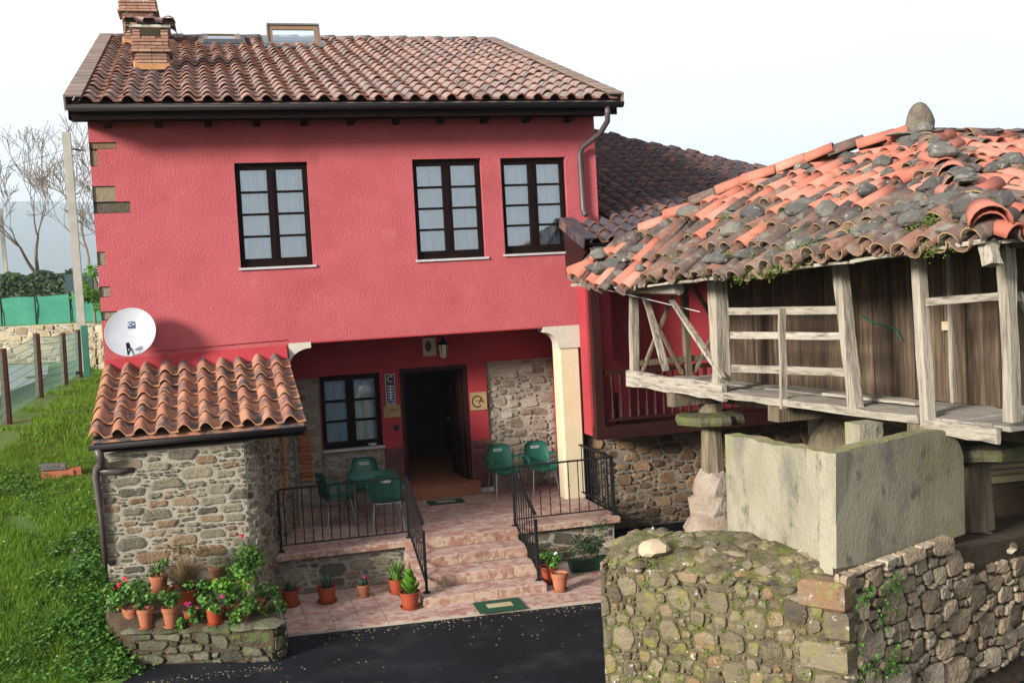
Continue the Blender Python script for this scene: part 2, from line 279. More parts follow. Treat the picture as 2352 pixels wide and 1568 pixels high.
# ------------------------------------------------------------------ rubble masonry
def cells(Wd, Ht, cw, ch, gap, rng, jit=.55):
    """rubble pattern: stones of mixed size by dart throwing, cut out as a power diagram (heights scaled by asp)"""
    asp = cw/ch; Hs = Ht*asp; r0_ = cw*.5; S = []
    for f_, k in ((1.65, .30), (1.15, 1.2), (.78, 4), (.52, 12)):
        r = r0_*f_
        for _ in range(int(k*Wd*Hs/(r*r))+1):
            x, y = rng.uniform(-.3*r, Wd+.3*r), rng.uniform(-.3*r, Hs+.3*r); q = r*rng.uniform(.85, 1.15)
            if all((x-a[0])**2+(y-a[1])**2 > (.80*(q+a[2]))**2 for a in S): S.append((x, y, q))
    out = []
    for i, (sx, sy, sr) in enumerate(S):
        poly = [(gap/2, gap/2*asp), (Wd-gap/2, gap/2*asp), (Wd-gap/2, (Ht-gap/2)*asp), (gap/2, (Ht-gap/2)*asp)]
        nb = sorted((j for j in range(len(S)) if j != i), key=lambda j: (S[j][0]-sx)**2+(S[j][1]-sy)**2-S[j][2]**2)[:20]
        for j in nb:
            dx, dy = S[j][0]-sx, S[j][1]-sy; ln = math.hypot(dx, dy)
            if ln < 1e-6: continue
            d0 = ln/2+(sr*sr-S[j][2]**2)/(2*ln); bx, by = sx+dx/ln*d0, sy+dy/ln*d0
            an = math.atan2(dy, dx); ax = round(an/(math.pi/2))*math.pi/2+.12*math.sin(7*(sx+S[j][0])+5*(sy+S[j][1])); an += (ax-an)*jit
            nx, ny = math.cos(an), math.sin(an); c = nx*bx+ny*by-gap*(abs(nx)+abs(ny)*asp)/2*rng.uniform(.6, 1.5)
            new = []
            for a in range(len(poly)):
                p, q = poly[a], poly[(a+1) % len(poly)]; dp, dq = nx*p[0]+ny*p[1]-c, nx*q[0]+ny*q[1]-c
                if dp <= 0: new.append(p)
                if dp*dq < 0: t = dp/(dp-dq); new.append((p[0]+(q[0]-p[0])*t, p[1]+(q[1]-p[1])*t))
            poly = new
            if len(poly) < 3: break
        if len(poly) >= 3:
            poly = [(p[0], p[1]/asp) for p in poly]
            ar = abs(sum(poly[a][0]*poly[(a+1) % len(poly)][1]-poly[(a+1) % len(poly)][0]*poly[a][1] for a in range(len(poly))))/2
            if ar > .0005: out.append(poly)
    return out
def stone_mesh(poly, O, u, v, n, proud, rng, mats, rings=1, name='stone'):
    pts = []; k = len(poly)
    for a in range(k):
        p, q = poly[a], poly[(a+1) % k]; ln = math.hypot(q[0]-p[0], q[1]-p[1])
        if ln < .012: continue
        c = min(.3, .014/ln+rng.uniform(.02, .10)); nx, ny = (q[1]-p[1])/ln, -(q[0]-p[0])/ln
        for t in ((c, .5+rng.uniform(-.15, .15), 1-c) if ln > .06 else (c, 1-c)):
            jn = -abs(rng.gauss(0, .05))*min(ln, .12) if .3 < t < .7 else 0
            pts.append((p[0]+(q[0]-p[0])*t+nx*jn, p[1]+(q[1]-p[1])*t+ny*jn))
    if len(pts) < 3: pts = list(poly)
    pp = pts
    cx = sum(p[0] for p in pp)/len(pp); cy = sum(p[1] for p in pp)/len(pp); m = len(pp)
    sz = min(max(p[0] for p in pp)-min(p[0] for p in pp), max(p[1] for p in pp)-min(p[1] for p in pp))
    bev = min(.012, sz*.12)
    O, u, v, n = V(O), V(u), V(v), V(n)
    tx, ty = rng.uniform(-.18, .18), rng.uniform(-.18, .18); pr = proud*rng.uniform(.25, 1.5)
    vs = []
    def ring(ins, dep, tl):
        for x, y in pp:
            d = math.hypot(x-cx, y-cy) or 1; s = max(.2, 1-ins/d)
            X, Y = cx+(x-cx)*s, cy+(y-cy)*s
            vs.append(O+u*X+v*Y+n*(dep+tl*((X-cx)*tx+(Y-cy)*ty)*min(1, proud*40)+rng.uniform(-.13, .13)*proud*tl))
    ring(-.003, -.05, 0); ring(bev*rng.uniform(.6, 1.4), pr, 1)
    if rings > 1: ring(bev*2+sz*.14, pr*1.25+.004, 1)
    vs.append(O+u*(cx+rng.uniform(-.1, .1)*sz)+v*(cy+rng.uniform(-.1, .1)*sz)+n*(pr*1.15+rng.uniform(-.1, .3)*proud))
    fs = []; nrg = 2 if rings == 1 else 3
    for r in range(nrg-1):
        for a in range(m): fs.append((r*m+a, r*m+(a+1) % m, (r+1)*m+(a+1) % m, (r+1)*m+a))
    for a in range(m): fs.append(((nrg-1)*m+a, (nrg-1)*m+(a+1) % m, nrg*m))
    return MB().add(vs, fs).mesh(name, mats)
def masonry(parent, O, u, Wd, Ht, n, cw, ch, matl, seed, gap=.02, proud=.02, rings=1, keep=None, name='stone', v=(0, 0, 1), jit=.55):
    rng = random.Random(seed); c = 0
    for poly in cells(Wd, Ht, cw, ch, gap, rng, jit):
        cx = sum(p[0] for p in poly)/len(poly); cy = sum(p[1] for p in poly)/len(poly)
        if keep and not keep(cx, cy): continue
        me = stone_mesh(poly, O, u, v, n, proud, rng, matl, rings, name)
        put(name, me, parent); c += 1
    return c
def grow(n, fn, size, rng, asp=.6, curl=.25, upb=.3):
    """leaf soup: n folded leaves at points fn() -> (p, outward)"""
    vs = np.zeros((n*4, 3)); 
    for i in range(n):
        p, o = fn(); o = V(o)+V((rng.uniform(-1, 1), rng.uniform(-1, 1), rng.uniform(-.6, 1)+upb))*.8
        o.normalize(); s = size*rng.uniform(.6, 1.35); d = V((rng.uniform(-1, 1), rng.uniform(-1, 1), rng.uniform(-1, 1))); a = (d-o*d.dot(o)).normalized(); b = o.cross(a)
        p = V(p)
        vs[4*i] = p-a*s*.5; vs[4*i+1] = p+b*s*asp*.5+o*s*curl*.4; vs[4*i+2] = p+a*s*.5; vs[4*i+3] = p-b*s*asp*.5+o*s*curl*.4
    fs = np.array([[4*i, 4*i+1, 4*i+2, 4*i, 4*i+2, 4*i+3] for i in range(n)]).reshape(-1, 3) if n else np.zeros((0, 3), int)
    return vs, fs
def soup(name, vs, fs, matl, parent=None, local=False, stuff=False):
    me = bpy.data.meshes.new(name); nv, nf = len(vs), len(fs); k = fs.shape[1]
    me.vertices.add(nv); me.vertices.foreach_set('co', np.asarray(vs, dtype=np.float32).ravel())
    me.loops.add(nf*k); me.loops.foreach_set('vertex_index', np.asarray(fs, dtype=np.int32).ravel())
    me.polygons.add(nf); me.polygons.foreach_set('loop_start', np.arange(0, nf*k, k, dtype=np.int32))
    me.materials.append(matl); me.update(calc_edges=True); me.validate()
    o = put(name, me, parent, None, local)
    if stuff: o['kind'] = 'stuff'
    return o
def ball(c, rx, ry, rz, rng, shell=.55):
    c = V(c)
    def f():
        while True:
            d = V((rng.uniform(-1, 1), rng.uniform(-1, 1), rng.uniform(-1, 1)))
            if .1 < d.length < 1: break
        d.normalize(); r = rng.uniform(shell, 1)
        return c+V((d.x*rx*r, d.y*ry*r, d.z*rz*r)), d
    return f
def text_mesh(s, size, mw, matl, name, parent, ext=.002, align='CENTER'):
    cu = bpy.data.curves.new(name, 'FONT'); cu.body = s; cu.size = size; cu.align_x = align; cu.align_y = 'CENTER'; cu.extrude = ext
    o = bpy.data.objects.new(name, cu); COL.objects.link(o); bpy.context.view_layer.update()
    me = bpy.data.meshes.new_from_object(o.evaluated_get(bpy.context.evaluated_depsgraph_get()))
    bpy.data.objects.remove(o); bpy.data.curves.remove(cu); me.materials.clear(); me.materials.append(matl)
    return put(name, me, parent, mw)
FRONT = lambda x, y, z: frame((x, y, z), (1, 0, 0), (0, 0, 1), (0, -1, 0))
# ------------------------------------------------------------------ ground
def lerp_tab(t, x):
    if x <= t[0][0]: return t[0][1]
    for (a, b), (c, d) in zip(t, t[1:]):
        if x <= c:
            k = (x-a)/(c-a); return b+(d-b)*k
    return t[-1][1]
def sstep(a, b, x): k = min(1, max(0, (x-a)/(b-a))); return k*k*(3-2*k)
SL = [(12.7, -.02), (13.2, .06), (14.5, .86), (16.3, 1.38), (19, 1.78), (22, 2.08), (26, 2.2), (45, 2.3), (60, 3.2), (120, 6)]
def gz(x, y):
    wl = 1-sstep(-1.34, -.95, x)
    left = lerp_tab(SL, y)+max(0, -2.4-x)*(.10 if y < 20 else 0)*sstep(11, 13.5, y)
    road = 2.6*sstep(9.5, 0, y) if y > -.01 else 2.6
    far = 0 if y < 32 else lerp_tab([(32, 0), (45, 2.3), (120, 6)], y)
    return max(road, wl*left, far)-.03
xs = [-90, -60, -40, -25, -16, -12, -9, -7.5]+[-6.5+.35*i for i in range(17)]+[-.6, 0, 1, 2, 3, 4, 6, 8, 12, 18, 30, 60, 90]
ys = [-30, -15, -8, -4, 0]+[1+1.0*i for i in range(11)]+[12+.35*i for i in range(30)]+[23+1.5*i for i in range(16)]+[50, 60, 80, 120]
g = MB(); nx = len(xs)
g.add([(x, y, gz(x, y)+(math.sin(x*3.1+y*1.7)*math.sin(y*2.3-x)*.035 if x < -1.6 and y > 12.5 else 0)) for y in ys for x in xs],
      [(j*nx+i, j*nx+i+1, (j+1)*nx+i+1, (j+1)*nx+i) for j in range(len(ys)-1) for i in range(nx-1)])
ground = g.build('ground', ground_m, smooth=True); ground['kind'] = 'structure'
# asphalt follows the ground
xa = [-1.5+.5*i for i in range(-8, 16)]; ya = [-6+.5*i for i in range(40)]
a = MB(); idx = {}
def inasph(x, y):
    if y > 13.72-.083*(x-.6): return False
    return x > -1.2-max(0, 13.2-y)*.75 and y < 13.9
vs = []; fs = []
NX = 60; NY = 50
for j in range(NY+1):
    for i in range(NX+1):
        y = -6+(13.0+6)*j/NY; xl = -1.1-max(0, 13.0-y)*.55; x = xl+(12-xl)*i/NX
        vs.append((x, y, gz(max(x, 0), y)+.03+.004))
for j in range(NY):
    for i in range(NX): p = j*(NX+1)+i; fs.append((p, p+1, p+NX+2, p+NX+1))
a.add(vs, fs)
a.add([(-1.35, 13.0, .004), (12, 13.0, .004), (12, 17.3, .004), (.7, 17.3, .004), (.6, 13.72, .004), (-1.35, 13.2, .004)], [(0, 1, 2, 3, 4, 5)])
asp = a.build('asphalt_road', asphalt, smooth=True); asp['kind'] = 'structure'
# patio
T = .64
pat = MB().prism([(.62, 13.70), (5.75, 13.30), (5.75, 15.6), (.62, 15.6)], 0, .028).build('patio', grout); pat['kind'] = 'structure'
bt = bevelbox(.322, .322, .02, .003).mesh('floor_tile', floor_t)
i = 0
for ix in range(16):
    for iy in range(7):
        x, y = .80+.33*ix, 15.35-.33*iy
        if y-.165 < 13.70-.078*(x-.62)+.02 or x > 5.6 or (2.35 < x < 4.25 and y > 14.35): continue
        put('floor_tile', bt, pat, Matrix.Translation((x, y, .030+R.uniform(-.0015, .0015))) @ Matrix.Rotation(R.choice((0, 1, 2, 3))*math.pi/2, 4, 'Z'))
# cut tiles along the asphalt edge
for ix in range(15):
    x = .80+.33*ix; e = 13.70-.078*(x-.62)
    y = 15.35
    while y-.165 >= e+.02: y -= .33
    if y+.165-e > .07: MB().prism([(x-.161, e+.015+.0125), (x+.161, e+.015-.0125), (x+.161, y+.161), (x-.161, y+.161)], .02, .040).build('floor_tile', floor_t, pat)
# ------------------------------------------------------------------ terrace with steps
ter = MB().prism([(.62, 15.5), (5.72, 15.5), (5.72, 18.5), (.62, 18.5)], 0, T-.09).build('terrace', mortar); ter['kind'] = 'structure'
MB().prism([(.66, 15.38), (5.78, 15.38), (5.78, 18.44), (.66, 18.44)], T-.089, T-.012).build('terrace_slab', grout, ter)
for ix in range(16):
    for iy in range(10):
        x, y = .66+.165+.32*ix, 15.38+.162+.324*iy
        put('floor_tile', bt, ter, Matrix.Translation((x, y, T-.010+R.uniform(-.0015, .0015))) @ Matrix.Rotation(R.choice((0, 1, 2, 3))*math.pi/2, 4, 'Z') @ Matrix.Diagonal((.985, .985, 1, 1)))
et = bevelbox(.318, .014, .074, .002).mesh('edge_tile', riser_t)
for ix in range(16):
    put('edge_tile', et, ter, Matrix.Translation((.66+.16+.32*ix, 15.375, T-.05)))
    if ix < 9: put('edge_tile', et, ter, Matrix.Translation((5.785, 15.38+.16+.32*ix, T-.05)) @ Matrix.Rotation(math.pi/2, 4, 'Z'))
masonry(ter, (.64, 15.5, .03), (1, 0, 0), 1.85, T-.125, (0, -1, 0), .24, .13, st_annex, 11, proud=.025)
masonry(ter, (4.2, 15.5, .03), (1, 0, 0), 1.50, T-.125, (0, -1, 0), .24, .13, st_annex, 12, proud=.025)
masonry(ter, (5.72, 15.5, .03), (0, 1, 0), 1.5, T-.125, (1, 0, 0), .26, .14, st_annex, 13, proud=.02)
stp = MB()
SX0, SX1 = 2.50, 4.18
for k in range(4):
    y0 = 14.06+.44*k; stp.prism([(SX0, y0), (SX1, y0), (SX1, 15.49 if k < 3 else 15.379), (SX0, 15.49 if k < 3 else 15.379)], .03 if k == 0 else .16*k-.02, .16*(k+1)-.012)
steps = stp.build('steps', grout); steps['kind'] = 'structure'
rt_ = bevelbox(.330, .016, .140, .002).mesh('riser_tile', riser_t); tt_ = bevelbox(.330, .43, .02, .003).mesh('tread_tile', floor_t)
rs_ = bevelbox(.42, .016, .140, .002).mesh('side_tile', riser_t)
for k in range(4):
    y0 = 14.06+.44*k
    for i in range(5):
        x = SX0+.168+.336*i
        put('riser_tile', rt_, steps, Matrix.Translation((x, y0-.006, .16*k+.076)) @ (Matrix.Rotation(math.pi, 4, 'Y') if R.random() < .5 else Matrix.Identity(4)))
        if k < 3: put('tread_tile', tt_, steps, Matrix.Translation((x, y0+.205, .16*(k+1)-.01)))
    for kk in range(k, 3):
        for sx in (SX0-.006, SX1+.006): put('side_tile', rs_, steps, Matrix.Translation((sx, 14.06+.44*kk+.22, .16*k+.076)) @ Matrix.Rotation(math.pi/2, 4, 'Z'))
# ------------------------------------------------------------------ the farmhouse
YF = 17.0; X0, X1 = -1.48, 6.27; ZS = 6.86
house = thing('farmhouse', (2.4, 17, 0), 'red stuccoed two storey farmhouse with clay tile roof and open porch', 'house')
def wall_holes(x0, x1, z0, z1, y, holes, rv, mats, name, parent, dirn=1):
    """front faces on plane y with rectangular holes (xa, xb, za, zb, depth)"""
    X = sorted({x0, x1, *[min(max(h[0], x0), x1) for h in holes], *[min(max(h[1], x0), x1) for h in holes]}); Z = sorted({z0, z1, *[h[2] for h in holes], *[h[3] for h in holes]})
    m = MB()
    for a, b in zip(X, X[1:]):
        for c, d in zip(Z, Z[1:]):
            cx, cz = (a+b)/2, (c+d)/2
            if not any(h[0] < cx < h[1] and h[2] < cz < h[3] for h in holes): m.add([(a, y, c), (b, y, c), (b, y, d), (a, y, d)], [(0, 1, 2, 3)])
    for h in holes:
        a, b, c, d = max(h[0], x0), min(h[1], x1), h[2], h[3]; e = y+(h[4] if len(h) > 4 else rv)
        q = [(a, c), (b, c), (b, d), (a, d)]
        for k in range(4):
            p, r = q[k], q[(k+1) % 4]
            if k == 3 and h[0] < x0: continue
            m.add([(p[0], y, p[1]), (p[0], e, p[1]), (r[0], e, r[1]), (r[0], y, r[1])], [(0, 3, 2, 1)])
    return m.build(name, mats, parent)
WIN = [(.535, 1.615, 4.66, 6.225), (3.23, 4.335, 4.66, 6.225), (4.655, 5.745, 4.685, 6.215)]
QUO = [(-1.6, -1.10, 6.465, 6.565, .035), (-1.6, -1.37, 6.22, 6.465, .035), (-1.6, -1.17, 5.705, 5.935, .035), (-1.6, -.975, 5.54, 5.705, .035), (-1.6, -1.37, 4.79, 4.99, .035), (-1.6, -1.335, 4.33, 4.485, .035), (-1.6, -1.26, 3.99, 4.12, .035)]
wall_holes(X0, X1, 3.49, ZS, YF, [(*w_, .16) for w_ in WIN]+QUO, .16, stucco, 'upper_wall', house)
wall_holes(X0, 1.16, 0, 3.49, YF, [(.97, 1.17, -.1, 2.95, .045)], .1, stucco, 'lower_wall', house)
for q in QUO:
    bb = bevelbox(q[1]-X0-.004, .10, q[3]-q[2]-.006, .008); put('quoin_stone', bb.mesh('quoin_stone', st_annex), house, Matrix.Translation(((q[1]+X0)/2, YF+.078, (q[2]+q[3])/2)))
body = MB()
body.add([(X0, YF, 0), (X0, 31, 0), (X0, 31, ZS), (X0, 23.7, 9.45), (X0, YF, 7.05)], [(4, 3, 2, 1, 0)])
body.add([(X1, 17.5, 0), (X1, 31, 0), (X1, 31, ZS), (X1, 23.7, 9.45), (X1, YF, 7.05), (X1, YF, 3.4), (X1, 17.5, 3.4)], [(0, 1, 2, 3, 4, 5, 6)])
body.add([(X0, 31, 0), (X1, 31, 0), (X1, 31, ZS), (X0, 31, ZS)], [(3, 2, 1, 0)])
body.build('side_wall', stucco, house)
# slab over the porch and wall thickness
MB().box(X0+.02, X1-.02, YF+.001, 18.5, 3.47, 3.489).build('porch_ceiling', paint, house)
# windows
def window(name, x0, x1, z0, z1, y, rows, parent, fw_=.075, mid=.14, bar=.035, bot=.13, fm=brown, curt=True):
    m = MB(); xm = (x0+x1)/2
    m.box(x0, x1, y, y+.07, z1-fw_-.02, z1); m.box(x0, x0+fw_, y, y+.07, z0, z1-fw_-.02); m.box(x1-fw_, x1, y, y+.07, z0, z1-fw_-.02)
    m.box(x0+fw_, x1-fw_, y, y+.07, z0, z0+bot); m.box(xm-mid/2, xm+mid/2, y-.008, y+.07, z0+bot, z1-fw_-.02)
    m.box(xm-.025, xm+.025, y-.02, y-.008, z0+bot, z1-fw_-.02)
    g0, g1 = z0+bot, z1-fw_-.02
    bars = []
    for k in range(1, rows):
        z = g0+(g1-g0)*k/rows
        for a, b in ((x0+fw_, xm-mid/2), (xm+mid/2, x1-fw_)): m.box(a, b, y+.01, y+.06, z-bar/2, z+bar/2)
    o = m.build(name, fm, parent)
    for k in range(rows):
        za, zb = g0+(g1-g0)*k/rows, g0+(g1-g0)*(k+1)/rows
        for a, b in ((x0+fw_, xm-mid/2), (xm+mid/2, x1-fw_)):
            MB().box(a-.004, b+.004, y+.032, y+.038, za+(bar/2 if k else 0)-.004, zb-(bar/2 if k < rows-1 else 0)+.004).build('pane', glass, o)
    if curt:
        for a, b in ((x0+fw_-.02, xm), (xm, x1-fw_+.02)):
            c = MB(); n = 60; vs = []
            ph = R.uniform(0, 6)
            for jz in range(5):
                for i in range(n+1):
                    t = i/n; vs.append((a+(b-a)*t, y+.15+.040*math.sin(t*17+ph+.9*math.sin(t*6+ph))+.018*math.sin(t*39+jz*.5+ph), g0-.02+(g1-g0+.04)*jz/4))
            fs = [(j*(n+1)+i, j*(n+1)+i+1, (j+1)*(n+1)+i+1, (j+1)*(n+1)+i) for j in range(4) for i in range(n)]
            c.add(vs, fs).build('curtain', curtain_m, o, smooth=True)
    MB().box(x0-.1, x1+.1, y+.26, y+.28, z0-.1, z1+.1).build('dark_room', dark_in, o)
    return o
for x0, x1, z0, z1 in WIN:
    o = window('window', x0+.004, x1-.004, z0+.004, z1-.004, YF+.085, 4, house)
    MB().box(x0-.03, x1+.04, YF-.035, YF+.083, z0-.032, z0+.002).build('sill', marble, o)
# eaves: soffit, fascia, rafter ends, gutter
MB().box(-1.66, 6.43, 16.40, 16.999, ZS-.004, ZS+.02).build('soffit', brown, house)
MB().box(-1.66, 6.43, 16.36, 16.399, ZS-.07, 6.955).build('fascia', brown, house)
MB().add([(-1.665, 16.36, ZS-.07), (-1.665, 17.0, ZS-.004), (-1.665, 17.0, 7.17), (-1.665, 16.36, 6.955), (-1.625, 16.36, ZS-.07), (-1.625, 17.0, ZS-.004), (-1.625, 17.0, 7.17), (-1.625, 16.36, 6.955)], [(0, 3, 2, 1), (4, 5, 6, 7), (0, 1, 5, 4), (1, 2, 6, 5), (2, 3, 7, 6), (3, 0, 4, 7)]).build('eave_end_board', brown, house)
for k in range(11):
    x = -1.2+.70*k
    MB().add([(x-.05, 16.55, ZS-.005), (x+.05, 16.55, ZS-.005), (x+.05, 16.998, ZS-.005), (x-.05, 16.998, ZS-.005), (x-.05, 16.62, ZS-.05), (x+.05, 16.62, ZS-.05), (x+.05, 16.998, ZS-.10), (x-.05, 16.998, ZS-.10)], [(0, 1, 2, 3), (7, 6, 5, 4), (0, 4, 5, 1), (1, 5, 6, 2), (2, 6, 7, 3), (3, 7, 4, 0)]).build('rafter_end', brown, house)
def gutter(p0, p1, r, name, parent, outv=(0, -1, 0)):
    p0, p1 = V(p0), V(p1); ov = V(outv); m = MB(); n = 9; vs = []
    for p in (p0, p1):
        for k in range(n):
            t = math.pi*k/(n-1); vs.append(p+ov*(r*math.cos(t))-V((0, 0, 1))*(r*math.sin(t)))
        for k in range(n):
            t = math.pi*(n-1-k)/(n-1); vs.append(p+ov*((r-.008)*math.cos(t))-V((0, 0, 1))*((r-.008)*math.sin(t)))
    q = 2*n
    m.add(vs, [(k, (k+1) % q, q+(k+1) % q, q+k) for k in range(q)]+[tuple(reversed(range(q))), tuple(range(q, 2*q))])
    m.tube([p0+ov*r, p1+ov*r], .008, 5)
    return m.build(name, gutterm, parent, smooth=True)
gutter((-1.66, 16.285, 6.965), (6.50, 16.285, 6.955), .075, 'gutter', house)
MB().tube([(6.24, 16.29, 6.90), (6.24, 16.29, 6.80), (6.25, 16.33, 6.68), (6.20, 16.55, 6.52), (6.02, 16.88, 6.36), (5.975, 16.93, 6.25), (5.985, 16.93, 5.36), (5.99, 16.90, 5.29), (6.0, 16.84, 5.26)], .045, 10).build('downpipe', flat('pipe_grey', (.10, .075, .08), .45, .2), house, smooth=True)
# roof
def smesh(pitch, ln, amp, name, mats, th=.022):
    n = 11; prof = []
    for k in range(n+1):
        t = k/n; u_ = -.02+1.10*t
        z = amp*max(0, math.sin(math.pi*min(1, max(0, u_/.64))))**.75 if u_ < .64 else -.08*amp*math.sin(math.pi*min(1, (u_-.64)/.42))
        prof.append((u_*pitch, z))
    m = MB(); vs = []
    for y, dz, sc_ in ((0, .040, 1.0), (ln, 0.0, .92)):
        for x, z in prof: vs.append((x, y, z*sc_+dz))
    for x, z in prof: vs.append((x, 0.002, z+.040-th))
    for x, z in prof: vs.append((x, .14, z*.97+.032-th))
    k = n+1
    m.add(vs, [(i, i+1, k+i+1, k+i) for i in range(n)])
    m.add([], [])
    m.f += [(i+1, i, 2*k+i, 2*k+i+1) for i in range(n)]; m.m += [1]*n
    m.f += [(2*k+i+1, 2*k+i, 3*k+i, 3*k+i+1) for i in range(n)]; m.m += [1]*n
    return m.mesh(name, mats, True), m
def tile_roof(parent, O, u, s, n, cols, rows, pitch, expo, ln, amp, mats, inside, limit, seed, name='tile', jit=.004):
    rng = random.Random(seed); me, proto = smesh(pitch, ln, amp, name, mats); O, u, s, n = V(O), V(u), V(s), V(n); c = 0; rest = MB()
    for j in range(rows):
        for i in range(cols):
            if not inside(i*pitch, j*expo): continue
            p = O+u*(i*pitch+rng.uniform(-jit, jit))+s*(j*expo+rng.uniform(-jit, jit)*2)+n*(.012+rng.uniform(0, .006))
            M_ = frame(p, u, s, n) @ Matrix.Rotation(rng.gauss(0, .014), 4, 'Z') @ Matrix.Rotation(rng.gauss(0, .012), 4, 'X')
            if c < limit: put(name, me, parent, M_)
            else:
                rest.add([M_ @ V(q) for q in proto.v], proto.f); rest.m[-len(proto.m):] = proto.m
            c += 1
    if rest.v:
        o = rest.build('upper_tiles', mats, parent, smooth=True); o['kind'] = 'stuff'
    return c
RY0, RZ0, RYT = 16.27, 6.985, 23.7
TP = (ony(700, 79, RYT).z-.15-RZ0)/(RYT-RY0); PT = math.atan(TP); print('pitch', math.degrees(PT))
s_ = V((0, math.cos(PT), math.sin(PT))); n_ = V((0, -math.sin(PT), math.cos(PT)))
def roofz(y): return RZ0+(y-RY0)*TP
roof = MB().add([(-1.62, RY0+.05, roofz(RY0+.05)-.01), (6.44, RY0+.05, roofz(RY0+.05)-.01), (6.44, RYT, roofz(RYT)-.01), (-1.62, RYT, roofz(RYT)-.01), (6.44, 31.4, roofz(RYT)-.01-(31.4-RYT)*TP), (-1.62, 31.4, roofz(RYT)-.01-(31.4-RYT)*TP),
                 (-1.62, RY0+.05, roofz(RY0+.05)-.08), (6.44, RY0+.05, roofz(RY0+.05)-.08), (6.44, RYT, roofz(RYT)-.08), (-1.62, RYT, roofz(RYT)-.08)], [(0, 1, 2, 3), (3, 2, 4, 5), (7, 6, 9, 8), (0, 6, 7, 1), (0, 3, 9, 6), (1, 7, 8, 2)]).build('roof', tile_main, house)
RP = .2715; RE = .375; SLEN = (RYT-RY0)/math.cos(PT)
def onroof(x, y):
    d = ray(x, y); nn = V((0, -TP, 1)); P = V((0, RY0, RZ0+.04)); return CAM+d*((P-CAM).dot(nn)/d.dot(nn))
CH1 = (-.84, -.36, onroof(350, 162).y); CH2 = (-1.17, -.62, onroof(300, 104).y)
SK1 = [onroof(x, y) for x, y in ((470, 106), (553, 106), (553, 90), (470, 90))]; SK2 = [onroof(x, y) for x, y in ((622, 108), (738, 108), (738, 90), (622, 90))]
def ins_main(u_, s__):
    x, y = -1.50+u_+RP/2, RY0+s__*math.cos(PT)+.15
    for c_ in (CH1, CH2):
        if c_[0]-.06 < x < c_[1]+.06 and c_[2]-.05 < y < c_[2]+.5: return False
    for S in (SK1, SK2):
        if S[0].x-.02 < x < S[1].x+.02 and S[0].y+.1 < y < S[0].y+1.15: return False
    return s__ < SLEN-.2
nt_ = tile_roof(roof, (-1.50, RY0, RZ0), (1, 0, 0), s_, n_, 29, 23, RP, RE, RE+.09, .075, [tile_main, rim_main], ins_main, 298, 3, jit=.007)
# verge tiles, ridge tiles
vt = MB().box(-.10, .13, 0, .42, .05, .075).box(-.10, -.075, 0, .42, -.14, .05).mesh('verge_tile', mat('verge_clay', [(0, (.17, .13, .115)), (1, (.30, .215, .175))], 5, 6, .5, .9, (50, .4, .01), spots=[((.10, .09, .085), 6, .55, .75), ((.24, .22, .09), 4, .64, .8)]))
for j in range(21):
    q = V((-1.60, RY0-.03, RZ0))+s_*(j*.374)+n_*(.05+.0015*(j % 2))
    put('verge_tile', vt, roof, frame(q, (1, 0, 0), s_, n_) @ Matrix.Rotation(-.02, 4, 'X'))
    q = V((6.40, RY0-.03, RZ0))+s_*(j*.374)+n_*(.05+.0015*(j % 2))
    put('verge_tile', vt, roof, frame(q, (-1, 0, 0), s_, n_) @ Matrix.Rotation(-.02, 4, 'X'))
def barrel(r0_, r1_, ln, n=8, th=.014, arc=math.pi):
    """barrel tile along +y, lower (wide) end at y=0"""
    m = MB(); vs = []
    for y, r in ((0, r0_), (ln, r1_)):
        for k in range(n+1):
            t = math.pi/2-arc/2+arc*k/n; vs.append((r*math.cos(t), y, r*math.sin(t)))
    for y, r in ((0, r0_-th), (ln, r1_-th)):
        for k in range(n+1):
            t = math.pi/2-arc/2+arc*k/n; vs.append((r*math.cos(t), y, r*math.sin(t)))
    k = n+1
    m.add(vs, [(i, k+i, k+i+1, i+1) for i in range(n)]+[(2*k+i, 2*k+i+1, 3*k+i+1, 3*k+i) for i in range(n)])
    e = len(m.f); m.f += [(i, i+1, 2*k+i+1, 2*k+i) for i in range(n)]+[(k+i+1, k+i, 3*k+i, 3*k+i+1) for i in range(n)]; m.m += [1]*(2*n)
    m.f += [(0, 2*k, 3*k, k), (n, k+n, 3*k+n, 2*k+n)]; m.m += [0, 0]
    return m
rdg = barrel(.13, .115, .46).mesh('ridge_tile', [tile_main, rim_main], True)
for k in range(21):
    put('ridge_tile', rdg, roof, frame((6.45-.385*k, RYT, roofz(RYT)+.0+.012*(k % 2)), (0, 1, 0), (-1, 0, 0), (0, 0, 1)))
